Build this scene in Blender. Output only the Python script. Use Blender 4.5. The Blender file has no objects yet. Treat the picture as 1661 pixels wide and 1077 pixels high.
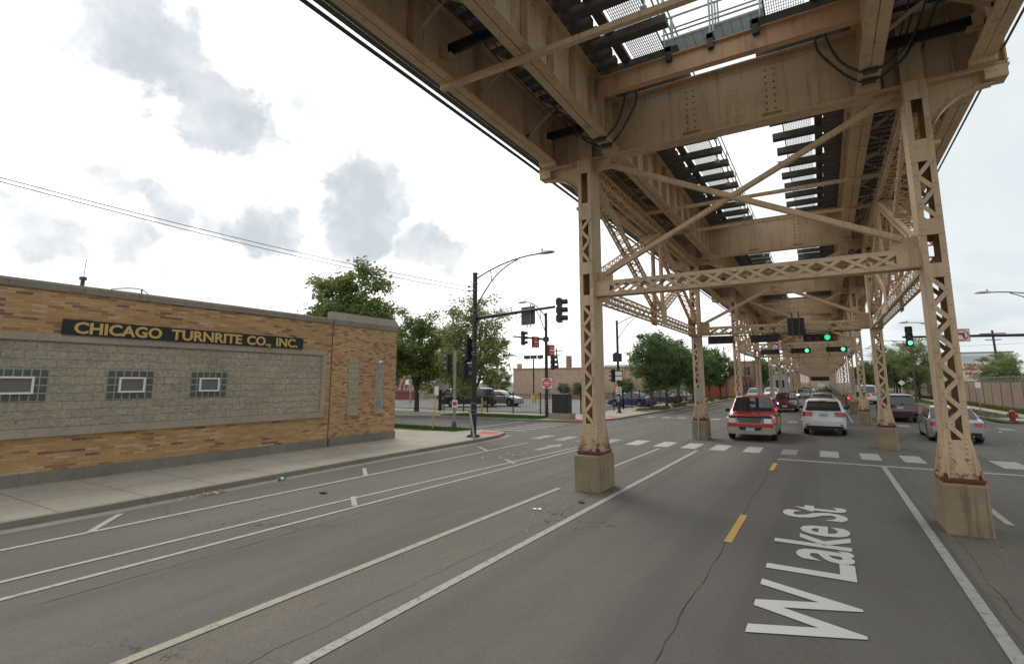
import bpy, math, random
from mathutils import Vector, Matrix, noise as mnoise
R = math.radians
random.seed(7)
C = bpy.context.scene.collection
SC = bpy.context.scene

# ------------------------------------------------------------------ camera
CAMYAW, CAMPITCH = 0.540938, 0.145744          # looks to the left of the street and a little upwards
cd = bpy.data.cameras.new('camera'); cam = bpy.data.objects.new('camera', cd); C.objects.link(cam)
cam.location = (0, 0, 2.5)
cam.rotation_euler = (R(90) + CAMPITCH, 0, CAMYAW)
cd.sensor_width = 36; cd.lens = 36 * 835.3 / 1661.0
cd.shift_y = -0.0250
cd.clip_start = 0.05; cd.clip_end = 3000
SC.camera = cam

# ------------------------------------------------------------------ node helpers
class NT:
    def __init__(s, tree): s.t = tree; s.n = tree.nodes; s.l = tree.links
    def add(s, typ, **k):
        n = s.n.new(typ)
        for a, b in k.items(): setattr(n, a, b)
        return n
    def put(s, sock, v):
        if hasattr(v, 'is_output'): s.l.new(v, sock)
        elif v is not None:
            try: sock.default_value = v
            except Exception:
                sock.default_value = (*v, 1) if len(v) == 3 else v
    def math(s, op, a, b=None, c=None, clamp=False):
        n = s.add('ShaderNodeMath', operation=op, use_clamp=clamp)
        s.put(n.inputs[0], a)
        if b is not None: s.put(n.inputs[1], b)
        if c is not None: s.put(n.inputs[2], c)
        return n.outputs[0]
    def vmath(s, op, a, b=None):
        n = s.add('ShaderNodeVectorMath', operation=op)
        s.put(n.inputs[0], a)
        if b is not None: s.put(n.inputs[1], b)
        return n.outputs[0]
    def noise(s, vec, scale, detail=4, rough=.55, dist=0, out=0):
        n = s.add('ShaderNodeTexNoise'); s.put(n.inputs['Vector'], vec)
        n.inputs['Scale'].default_value = scale; n.inputs['Detail'].default_value = detail
        n.inputs['Roughness'].default_value = rough; n.inputs['Distortion'].default_value = dist
        return n.outputs[out]
    def ramp(s, f, stops, interp='LINEAR'):
        n = s.add('ShaderNodeValToRGB'); n.color_ramp.interpolation = interp
        e = n.color_ramp.elements
        while len(e) < len(stops): e.new(0.5)
        for i, (p, c) in enumerate(stops):
            e[i].position = p; e[i].color = (*c, 1) if len(c) == 3 else c
        s.put(n.inputs[0], f)
        return n.outputs[0]
    def mix(s, f, a, b, mode='MIX'):
        n = s.add('ShaderNodeMix', data_type='RGBA', blend_type=mode)
        s.put(n.inputs[0], f); s.put(n.inputs[6], a); s.put(n.inputs[7], b)
        return n.outputs[2]
    def sstep(s, v, lo, hi):
        n = s.add('ShaderNodeMapRange', interpolation_type='SMOOTHSTEP')
        s.put(n.inputs[0], v); n.inputs[1].default_value = lo; n.inputs[2].default_value = hi
        return n.outputs[0]
    def scale(s, vec, xyz):
        return s.vmath('MULTIPLY', vec, xyz)
    def sep(s, vec):
        n = s.add('ShaderNodeSeparateXYZ'); s.put(n.inputs[0], vec); return n.outputs
    def comb(s, x, y, z):
        n = s.add('ShaderNodeCombineXYZ'); s.put(n.inputs[0], x); s.put(n.inputs[1], y); s.put(n.inputs[2], z); return n.outputs[0]

# ------------------------------------------------------------------ world: bright broken overcast
SUN_EL, SUN_AZ = R(48), R(-52)      # azimuth measured from +Y towards +X
W = bpy.data.worlds.new('World'); SC.world = W; W.use_nodes = True
t = NT(W.node_tree); t.n.clear()
out = t.add('ShaderNodeOutputWorld'); bg = t.add('ShaderNodeBackground'); bg.inputs[1].default_value = 0.1
sky = t.add('ShaderNodeTexSky', sky_type='NISHITA'); sky.sun_disc = False
sky.sun_elevation = SUN_EL; sky.sun_rotation = SUN_AZ
tc = t.add('ShaderNodeTexCoord').outputs['Generated']
sx, sy, sz = t.sep(tc)
den = t.math('ADD', t.math('MAXIMUM', sz, 0.0), 0.28)
px_ = t.math('DIVIDE', sx, den); py_ = t.math('DIVIDE', sy, den)
pv = t.comb(px_, py_, 0.0)
n1 = t.noise(t.vmath('ADD', pv, (3.1, 1.7, .4)), 1.55, 9, .56, .35)
n2 = t.noise(t.vmath('ADD', pv, (9.1, 4.2, .9)), .7, 3, .5, 0)
cl = t.sstep(t.math('ADD', n1, t.math('MULTIPLY', t.math('SUBTRACT', n2, .5), .5)), .515, .665)
# grey cloud banks of the photographed part of the sky, as soft ragged patches in fixed directions
BANKS = [(-0.812, 0.309, 0.495, 0.083, 1), (-0.801, 0.364, 0.475, 0.081, 1), (-0.793, 0.43, 0.433, 0.069, 1), (-0.816, 0.271, 0.511, 0.083, 0.9), (-0.778, 0.475, 0.412, 0.038, 0.7), (-0.868, 0.247, 0.431, 0.035, 0.6), (-0.901, 0.3, 0.314, 0.04, 0.7), (-0.888, 0.338, 0.311, 0.039, 0.7), (-0.874, 0.389, 0.29, 0.046, 0.75), (-0.848, 0.431, 0.309, 0.036, 0.6), (-0.84, 0.459, 0.29, 0.041, 0.65), (-0.816, 0.51, 0.273, 0.059, 0.85), (-0.714, 0.621, 0.322, 0.094, 1), (-0.669, 0.651, 0.358, 0.067, 0.8), (-0.701, 0.655, 0.282, 0.067, 0.9), (-0.634, 0.734, 0.244, 0.07, 0.9), (-0.616, 0.759, 0.21, 0.059, 0.8), (-0.673, 0.71, 0.207, 0.058, 0.6), (-0.698, 0.537, 0.474, 0.038, 0.6), (-0.949, 0.254, 0.189, 0.05, 0.75), (-0.931, 0.307, 0.198, 0.051, 0.6), (-0.909, 0.371, 0.19, 0.057, 0.8), (-0.434, 0.895, 0.106, 0.035, 0.6)]
warp = t.vmath('MULTIPLY', t.vmath('SUBTRACT', t.noise(t.vmath('ADD', t.vmath('MULTIPLY', tc, (1, 1, 1.15)), (3.37, 1.21, 2.55)), 5.3, 8, .6, 0, 1), (.5, .5, .5)), (.30, .30, .30))
wd = t.vmath('NORMALIZE', t.vmath('ADD', tc, warp))
bank = None
for bx, by, bz, br, ba in BANKS:
    dn = t.add('ShaderNodeVectorMath', operation='DOT_PRODUCT'); t.put(dn.inputs[0], wd)
    q_ = Vector((bx, by, bz)).normalized(); dn.inputs[1].default_value = q_
    mr = t.add('ShaderNodeMapRange', interpolation_type='SMOOTHSTEP'); t.l.new(dn.outputs['Value'], mr.inputs[0])
    mr.inputs[1].default_value = math.cos(br * 1.3); mr.inputs[2].default_value = math.cos(br * .35); mr.inputs[4].default_value = ba
    bank = mr.outputs[0] if bank is None else t.math('MAXIMUM', bank, mr.outputs[0])
inner = t.noise(tc, 9, 6, .6)
rag = t.noise(t.vmath('ADD', tc, (1.3, 4.7, 2.1)), 11.7, 9, .62, .4)
bank = t.sstep(t.math('ADD', bank, t.math('MULTIPLY', t.math('SUBTRACT', rag, .5), 1.0)), .12, 1.0)
bank = t.math('MULTIPLY', bank, t.math('MULTIPLY_ADD', inner, .9, .5, True))
veil = t.math('MULTIPLY', t.sstep(t.noise(tc, 4.2, 8, .6, .5), .40, .72), .62)
bank = t.math('MAXIMUM', bank, veil)
dn = t.add('ShaderNodeVectorMath', operation='DOT_PRODUCT'); t.put(dn.inputs[0], tc); dn.inputs[1].default_value = Vector((-.75, .5, .3)).normalized()
cl = t.math('MAXIMUM', bank, t.math('MULTIPLY', cl, t.math('SUBTRACT', 1.0, t.sstep(dn.outputs['Value'], .55, .8))))
right = t.sstep(sx, -.2, .16)            # sky over the right-hand side is a flatter pale grey
white = t.mix(right, (11.3, 11.1, 10.7), (6.5, 6.85, 7.0))
grey = t.mix(right, (4.7, 5.1, 5.45), (5.5, 5.95, 6.25))
cc = t.mix(cl, white, grey)
cc = t.mix(.05, cc, sky.outputs[0])
t.l.new(cc, bg.inputs[0]); t.l.new(bg.outputs[0], out.inputs[0])

sd = bpy.data.lights.new('sun', 'SUN'); sun = bpy.data.objects.new('sun', sd); C.objects.link(sun)
sd.energy = 1.1; sd.angle = R(22); sd.color = (1, .96, .9)
sdir = Vector((math.sin(SUN_AZ) * math.cos(SUN_EL), math.cos(SUN_AZ) * math.cos(SUN_EL), math.sin(SUN_EL)))
sun.rotation_euler = sdir.to_track_quat('Z', 'Y').to_euler(); sun.location = (-30, 40, 60)

SC.view_settings.view_transform = 'Standard'; SC.view_settings.look = 'None'
SC.view_settings.exposure = 0.42; SC.view_settings.gamma = 1
SC.render.engine = 'CYCLES'
SC.cycles.max_bounces = 8; SC.cycles.diffuse_bounces = 6

# ------------------------------------------------------------------ materials
MATS = {}
def newmat(name):
    m = bpy.data.materials.new(name); m.use_nodes = True
    t = NT(m.node_tree); b = t.n['Principled BSDF']
    MATS[name] = m
    return m, t, b
def objco(t): return t.add('ShaderNodeTexCoord').outputs['Object']
def worldco(t): return t.add('ShaderNodeNewGeometry').outputs['Position']
def bump(t, b, h, strength=.3, dist=.02):
    n = t.add('ShaderNodeBump'); n.inputs['Strength'].default_value = strength; n.inputs['Distance'].default_value = dist
    t.put(n.inputs['Height'], h); t.l.new(n.outputs[0], b.inputs['Normal'])
def plain(name, col, rough=.6, metal=0, var=.12, scale=6, spec=.5, coat=0):
    m, t, b = newmat(name)
    n = t.noise(worldco(t), scale, 5, .6)
    f = t.math('MULTIPLY_ADD', t.math('SUBTRACT', n, .5), 2 * var, 1.0)
    c = t.mix(1, (*col, 1), t.comb(f, f, f), 'MULTIPLY')
    t.l.new(c, b.inputs['Base Color']); b.inputs['Roughness'].default_value = rough
    b.inputs['Metallic'].default_value = metal
    b.inputs['Specular IOR Level'].default_value = spec
    b.inputs['Coat Weight'].default_value = coat
    if coat: b.inputs['Coat Roughness'].default_value = .05
    return m
def emit(name, col, s):
    m, t, b = newmat(name); b.inputs['Base Color'].default_value = (*col, 1)
    b.inputs['Emission Color'].default_value = (*col, 1); b.inputs['Emission Strength'].default_value = s
    return m

def steel_mat(name, base, rustamt=.5):
    m, t, b = newmat(name)
    p = worldco(t)
    n1 = t.noise(p, .9, 5, .6); n2 = t.noise(p, 7, 6, .65)
    streak = t.noise(t.scale(p, (9, 9, .55)), 1.0, 5, .6)
    c = t.ramp(n1, [(.3, tuple(x * .87 for x in base)), (.7, tuple(x * 1.08 for x in base))])
    c = t.mix(t.math('MULTIPLY', t.sstep(streak, .50, .70), .45), c, (.27, .18, .11, 1))
    soot = t.noise(t.scale(p, (1.6, 1.6, .5)), 1.0, 6, .65)
    c = t.mix(t.math('MULTIPLY', t.sstep(soot, .56, .72), .45), c, (.13, .105, .08, 1))
    edge = t.noise(t.scale(p, (3, 3, 3)), 1.0, 8, .75)
    c = t.mix(t.math('MULTIPLY', t.sstep(edge, .60, .66), .4), c, (.42, .27, .13, 1))
    # rust: strongest near column feet, patchy elsewhere
    z = t.sep(p)[2]
    foot = t.math('SUBTRACT', 1.0, t.sstep(z, .85, 1.55))
    r = t.math('ADD', n2, t.math('MULTIPLY', foot, .17))
    r = t.sstep(r, .66, .73)
    c = t.mix(t.math('MULTIPLY', r, rustamt + .35), c, (.16, .062, .028, 1))
    g = t.noise(p, 2.3, 8, .7)
    c = t.mix(t.math('MULTIPLY', t.sstep(g, .56, .68), .3), c, (.36, .23, .12, 1))
    ao = t.add('ShaderNodeAmbientOcclusion'); ao.samples = 2; ao.inputs['Distance'].default_value = .06
    t.l.new(c, b.inputs['Base Color']); b.inputs['Roughness'].default_value = .58
    t.n.remove(ao)
    bump(t, b, n2, .15, .01)
    return m
steel = steel_mat('beige_steel_paint', (.585, .435, .285), .35)
steel_new = steel_mat('salmon_steel_paint', (.60, .38, .235), .15)
steel_rust = plain('rusted_steel', (.12, .055, .032), .85, 0, .35, 14)
wood = plain('old_tie_timber', (.085, .08, .068), .9, 0, .5, 5)
galv = plain('galvanised_pipe', (.33, .38, .37), .45, .3, .1)
cablem = plain('dark_conduit', (.045, .05, .055), .5, 0, .15)
blacksteel = plain('black_painted_steel', (.022, .024, .027), .5, 0, .2)
blackplastic = plain('black_signal_housing', (.018, .02, .02), .45, 0, .2)
greypole = plain('grey_galvanised_post', (.30, .30, .28), .5, .2, .15)
whitepaint = plain('white_paint', (.78, .78, .76), .5, 0, .05)
redpaint = plain('red_sign_paint', (.62, .035, .04), .45, 0, .08)
orangepaint = plain('orange_plate', (.75, .25, .04), .5)
yellowpaint = plain('yellow_post_paint', (.60, .40, .08), .6)
signback = plain('dull_sign_back', (.07, .07, .065), .55, 0, .15)
lampgrey = plain('lamp_head_grey', (.35, .35, .33), .5)
green_on = emit('green_signal_light', (.02, .62, .26), 1.0)
green_hot = emit('bright_green_signal_light', (.12, .95, .50), 1.15)
red_off = plain('dark_red_lens', (.10, .008, .006), .3)
amber_off = plain('dark_amber_lens', (.09, .035, .004), .3)
green_off = plain('dark_green_lens', (.01, .05, .03), .3)

def concrete(name, base, sc=1.0, joints=None, stain=.4, jw=.012):
    m, t, b = newmat(name)
    p = worldco(t)
    n1 = t.noise(p, .45 * sc, 6, .6); n2 = t.noise(p, 22, 4, .7); n3 = t.noise(p, 3 * sc, 6, .65)
    c = t.ramp(n1, [(.3, tuple(x * .82 for x in base)), (.7, tuple(x * 1.1 for x in base))])
    c = t.mix(t.math('MULTIPLY', t.sstep(n3, .5, .75), stain), c, tuple(x * .55 for x in base) + (1,))
    f = t.math('MULTIPLY_ADD', t.math('SUBTRACT', n2, .5), .5, 1.0)
    c = t.mix(1, c, t.comb(f, f, f), 'MULTIPLY')
    if joints:
        x, y, z = t.sep(p)
        def line(v, per, off):
            fr = t.math('FRACT', t.math('DIVIDE', t.math('ADD', v, off + 1000 * per), per))
            d = t.math('MULTIPLY', t.math('MINIMUM', fr, t.math('SUBTRACT', 1.0, fr)), per)
            return t.math('LESS_THAN', d, jw)
        j = t.math('MAXIMUM', line(x, joints[0], joints[2]), line(y, joints[1], 0.3))
        c = t.mix(t.math('MULTIPLY', j, .6), c, (.06, .055, .045, 1))
    t.l.new(c, b.inputs['Base Color']); b.inputs['Roughness'].default_value = .88
    bump(t, b, n2, .25, .01)
    return m
sidewalkm = concrete('pale_concrete_paving', (.36, .32, .255), 1, (1.95, 1.52, .3), .5, .016)
kerbm = concrete('kerb_concrete', (.27, .245, .20), 1, (50, 3.0, 0), .5)
def pier_mat():
    m, t, b = newmat('pier_concrete')
    p = worldco(t)
    n1 = t.noise(p, 1.7, 6, .65); n2 = t.noise(p, 30, 4, .7); st = t.noise(t.scale(p, (11, 11, .7)), 1, 5, .6)
    c = t.ramp(n1, [(.3, (.23, .18, .11)), (.7, (.34, .275, .18))])
    c = t.mix(t.math('MULTIPLY', t.sstep(st, .5, .66), .55), c, (.115, .082, .05, 1))
    z = t.sep(p)[2]
    c = t.mix(t.math('MULTIPLY', t.sstep(z, .66, .82), t.math('MULTIPLY', t.sstep(n1, .35, .6), .6)), c, (.30, .15, .07, 1))
    t.l.new(c, b.inputs['Base Color']); b.inputs['Roughness'].default_value = .9
    bump(t, b, t.math('ADD', n1, t.math('MULTIPLY', n2, .3)), .35, .02)
    return m
pierm = pier_mat()
stonem = concrete('limestone_trim', (.40, .33, .26), 2, (90, 1.25, 0), .35, .004)
copingm = concrete('weathered_coping_stone', (.27, .235, .185), 2, (90, 1.45, 0), .7, .006)
foundm = concrete('foundation_stone', (.235, .215, .185), 2, (90, 1.25, .1), .5, .006)

def asphalt(name, base, tint=(.15, .125, .09)):
    m, t, b = newmat(name)
    p = worldco(t)
    big = t.noise(t.scale(p, (1, .35, 1)), .35, 5, .6); mid = t.noise(p, 1.6, 6, .6); fine = t.noise(p, 60, 3, .7)
    c = t.ramp(big, [(.3, tuple(x * .80 for x in base)), (.7, tuple(x * 1.15 for x in base))])
    c = t.mix(t.math('MULTIPLY', t.sstep(mid, .5, .72), .35), c, (*tint, 1))
    gr = t.noise(p, 14, 4, .75); gf = t.math('MULTIPLY_ADD', t.math('SUBTRACT', gr, .5), .55, 1.0); c = t.mix(1, c, t.comb(gf, gf, gf), 'MULTIPLY')
    # darker lane centres and paler wheel tracks run along the street
    tr = t.noise(t.scale(p, (1.25, .02, 1)), 1.0, 2, .5)
    c = t.mix(t.math('MULTIPLY', t.sstep(tr, .48, .66), .34), c, tuple(x * .6 for x in base) + (1,))
    fine2 = t.noise(p, 190, 2, .7)
    f = t.math('ADD', t.math('MULTIPLY_ADD', t.math('SUBTRACT', fine, .5), 1.2, 1.0), t.math('MULTIPLY', t.math('SUBTRACT', fine2, .5), 1.6))
    c = t.mix(1, c, t.comb(f, f, f), 'MULTIPLY')
    spots = t.sstep(t.noise(t.scale(p, (1, .5, 1)), 3.4, 5, .65), .62, .72)
    c = t.mix(t.math('MULTIPLY', spots, .35), c, (.05, .046, .04, 1))
    v = t.add('ShaderNodeTexVoronoi', feature='DISTANCE_TO_EDGE'); v.inputs['Scale'].default_value = .42
    wob = t.add('ShaderNodeVectorMath', operation='ADD')
    t.put(wob.inputs[0], p); t.put(wob.inputs[1], t.vmath('MULTIPLY', t.vmath('SUBTRACT', t.noise(p, 2.2, 5, .6, 0, 1), (.5, .5, .5)), (1.3, 1.3, 0)))
    t.l.new(wob.outputs[0], v.inputs['Vector'])
    cr = t.math('LESS_THAN', v.outputs[0], .0055)
    cr = t.math('MULTIPLY', cr, t.sstep(t.noise(p, .28, 2, .5), .54, .64))
    c = t.mix(t.math('MULTIPLY', cr, .75), c, (.022, .02, .018, 1))
    t.l.new(c, b.inputs['Base Color']); b.inputs['Roughness'].default_value = .85
    b.inputs['Specular IOR Level'].default_value = .3
    bump(t, b, fine, .25, .006)
    return m
roadm = asphalt('worn_grey_asphalt', (.126, .119, .106))
lotm = asphalt('parking_lot_asphalt', (.18, .175, .165))
def paint_mat(name, col, wear=.5):
    m, t, b = newmat(name)
    p = worldco(t)
    n = t.noise(p, 9, 6, .75); n2 = t.noise(p, 50, 3, .7)
    w = t.sstep(t.math('ADD', t.math('MULTIPLY', n, .6), t.math('MULTIPLY', n2, .4)), wear, wear + .12)
    c = t.mix(w, (*col, 1), (.17, .16, .145, 1))
    t.l.new(c, b.inputs['Base Color']); b.inputs['Roughness'].default_value = .8
    return m
linem = paint_mat('worn_white_road_paint', (.37, .36, .33), .50)
zebram = paint_mat('fresh_white_road_paint', (.40, .39, .355), .52)
fadedm = paint_mat('faded_white_road_paint', (.30, .29, .27), .47)
yellowm = paint_mat('yellow_road_paint', (.50, .32, .09), .55)
creamm = paint_mat('cream_road_paint', (.36, .33, .26), .50)
textm = paint_mat('street_name_overlay_white', (.56, .56, .55), .6)  # white of the added map-overlay street name
redpad = plain('red_tactile_paving', (.42, .11, .07), .85, 0, .2, 12)
def grass_mat(name, a, bcol):
    m, t, b = newmat(name)
    p = worldco(t); n = t.noise(p, 1.3, 6, .7); n2 = t.noise(p, 25, 4, .7)
    c = t.ramp(n, [(.35, a), (.65, bcol)])
    f = t.math('MULTIPLY_ADD', t.math('SUBTRACT', n2, .5), 1.2, 1.0)
    c = t.mix(1, c, t.comb(f, f, f), 'MULTIPLY')
    t.l.new(c, b.inputs['Base Color']); b.inputs['Roughness'].default_value = .95
    bump(t, b, n2, .6, .05)
    return m
grassm = grass_mat('mown_grass', (.05, .10, .018), (.11, .16, .04))
verge_m = grass_mat('dry_verge', (.10, .12, .04), (.24, .20, .12))
groundm = grass_mat('far_ground', (.10, .11, .06), (.20, .18, .14))
blade_m = plain('grass_blades', (.06, .12, .02), .8, 0, .35, 3)
weed_m = plain('weed_blades', (.10, .13, .035), .8, 0, .4, 3)

def brick_mat(name, axis, bw, bh, cols, mortar, mw=.006, var=.0, bumpk=.25, patch=None, rough=.85):
    """individually coloured bricks: random colour per brick from a constant ramp"""
    m, t, b = newmat(name)
    p = worldco(t); x, y, z = t.sep(p)
    if axis == 'x': h = x
    elif axis == 'y': h = y
    else: h = t.math('ADD', x, y)
    h = t.math('ADD', h, 500.0)
    row = t.math('FLOOR', t.math('DIVIDE', z, bh))
    off = t.math('MULTIPLY', t.math('FRACT', t.math('MULTIPLY', row, .5)), bw)
    u = t.math('DIVIDE', t.math('ADD', h, off), bw)
    col = t.math('FLOOR', u)
    wn = t.add('ShaderNodeTexWhiteNoise', noise_dimensions='2D'); t.put(wn.inputs[0], t.comb(col, row, 0))
    k = len(cols); c = t.ramp(wn.outputs[0], [(i / k, q) for i, q in enumerate(cols)], 'CONSTANT')
    fu = t.math('FRACT', u); fv = t.math('FRACT', t.math('DIVIDE', z, bh))
    du = t.math('MULTIPLY', t.math('MINIMUM', fu, t.math('SUBTRACT', 1.0, fu)), bw)
    dv = t.math('MULTIPLY', t.math('MINIMUM', fv, t.math('SUBTRACT', 1.0, fv)), bh)
    d = t.math('MINIMUM', du, dv)
    mm = t.math('LESS_THAN', d, mw)
    n = t.noise(p, 28, 4, .7); big = t.noise(p, .6, 5, .6)
    f = t.math('ADD', t.math('MULTIPLY_ADD', t.math('SUBTRACT', n, .5), .35, 1.0), t.math('MULTIPLY', t.math('SUBTRACT', big, .5), .5))
    c = t.mix(mm, c, (*mortar, 1))
    c = t.mix(1, c, t.comb(f, f, f), 'MULTIPLY')
    if patch: c = t.mix(t.math('MULTIPLY', t.sstep(t.noise(t.scale(p, (1, 1, 2)), 1.1, 6, .7), .55, .7), patch[1]), c, (*patch[0], 1))
    t.l.new(c, b.inputs['Base Color']); b.inputs['Roughness'].default_value = rough
    if bumpk > .5:
        n = t.math('ADD', t.noise(p, 11, 5, .6), t.math('MULTIPLY', t.noise(p, 34, 4, .7), .6))
        c = t.mix(1, c, t.comb(*[t.math('MULTIPLY_ADD', t.math('SUBTRACT', n, .8), .9, 1.0)] * 3), 'MULTIPLY'); t.l.new(c, b.inputs['Base Color'])
    hgt = t.math('ADD', t.math('MULTIPLY', t.math('MINIMUM', t.math('DIVIDE', d, mw * 1.5), 1.0), 1.0), t.math('MULTIPLY', n, .5 if bumpk < .5 else 2.5))
    bump(t, b, hgt, bumpk, .012 if bumpk < .5 else .05)
    return m
OB = [(0.474, 0.291, 0.129), (0.503, 0.312, 0.141), (0.436, 0.255, 0.113), (0.521, 0.343, 0.169), (0.408, 0.208, 0.101), (0.483, 0.296, 0.129), (0.455, 0.270, 0.118), (0.474, 0.286, 0.124),
      (0.313, 0.161, 0.096), (0.512, 0.333, 0.158), (0.465, 0.270, 0.113), (0.492, 0.312, 0.158), (0.445, 0.260, 0.113), (0.199, 0.114, 0.090), (0.540, 0.395, 0.259), (0.436, 0.250, 0.107)]
brick_main = brick_mat('orange_roman_brick', 'y', .31, .066, OB, (.34, .22, .125), .0055, patch=((.50, .36, .22), .25))
brick_side = brick_mat('orange_brick_side', 'x', .31, .066, OB, (.34, .22, .125), .0055)
brick_wing = brick_mat('orange_small_brick', 'y', .215, .066, OB[:7] + [(.35, .17, .10), (.56, .36, .2), (.21, .12, .10)], (.40, .29, .19), .006, patch=((.47, .33, .21), .3))
BLK = [(.57, .51, .39), (.60, .54, .41), (.55, .485, .36), (.60, .53, .40)]
block_m = brick_mat('split_face_block', 'y', .41, .203, BLK, (.42, .365, .26), .004, bumpk=1.0, patch=((.30, .26, .18), .6))
brick_far = brick_mat('pale_tan_brick', 'h', .24, .09, [(.48, .33, .24), (.52, .36, .27), (.44, .29, .20), (.38, .24, .17)], (.42, .34, .27), .012)
brick_red = brick_mat('old_red_brick', 'h', .24, .09, [(.27, .13, .09), (.32, .15, .10), (.22, .11, .085), (.36, .2, .13)], (.30, .24, .19), .012)
brick_apt = brick_mat('apartment_brick', 'h', .24, .09, [(.40, .22, .13), (.44, .26, .15), (.34, .18, .11)], (.34, .26, .2), .012)
redmetal = plain('red_ribbed_metal', (.42, .10, .06), .7, 0, .2, 2)
wallm = concrete('weathered_brown_wall', (.25, .19, .145), .6, (90, 3.05, 0), .5, .02)
glassdark = plain('dark_window_glass', (.02, .025, .028), .12, 0, .2, 2, .8)
glassblock = plain('glass_block', (.075, .088, .085), .35, 0, .6, 9, .5)
mortarm = plain('glass_block_mortar', (.33, .33, .27), .8)
ventpane = plain('vent_window_screen', (.16, .145, .13), .4, 0, .15, 3)
gold = plain('gold_letter_paint', (.60, .40, .14), .5, 0, .12, 5)
signblack = plain('black_sign_board', (.014, .015, .018), .4, 0, .2)
def leaf_mat(name, a, bcol, autumn=None):
    m, t, b = newmat(name)
    p = worldco(t); n = t.noise(p, 1.2, 4, .6); n2 = t.noise(p, 14, 2, .6)
    c = t.ramp(n, [(.32, a), (.68, bcol)])
    if autumn: c = t.mix(t.math('MULTIPLY', t.sstep(t.noise(p, .55, 3, .6), .56, .66), .7), c, (*autumn, 1))
    f = t.math('MULTIPLY_ADD', t.math('SUBTRACT', n2, .5), .9, 1.0)
    c = t.mix(1, c, t.comb(f, f, f), 'MULTIPLY')
    t.l.new(c, b.inputs['Base Color']); b.inputs['Roughness'].default_value = .6
    tr = t.add('ShaderNodeBsdfTranslucent'); t.l.new(c, tr.inputs[0])
    mx = t.add('ShaderNodeMixShader'); mx.inputs[0].default_value = .45
    t.l.new(b.outputs[0], mx.inputs[1]); t.l.new(tr.outputs[0], mx.inputs[2])
    t.l.new(mx.outputs[0], t.n['Material Output'].inputs[0])
    return m
leaf1 = leaf_mat('maple_leaves', (.12, .19, .055), (.25, .31, .10), (.26, .12, .05))
leaf2 = leaf_mat('honeylocust_leaves', (.15, .20, .065), (.29, .33, .13))
leaf3 = leaf_mat('ash_leaves', (.075, .14, .045), (.15, .22, .075))
leaf4 = leaf_mat('shrub_leaves', (.055, .12, .025), (.10, .18, .05))
bark = plain('tree_bark', (.085, .07, .05), .95, 0, .35, 8)

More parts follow.
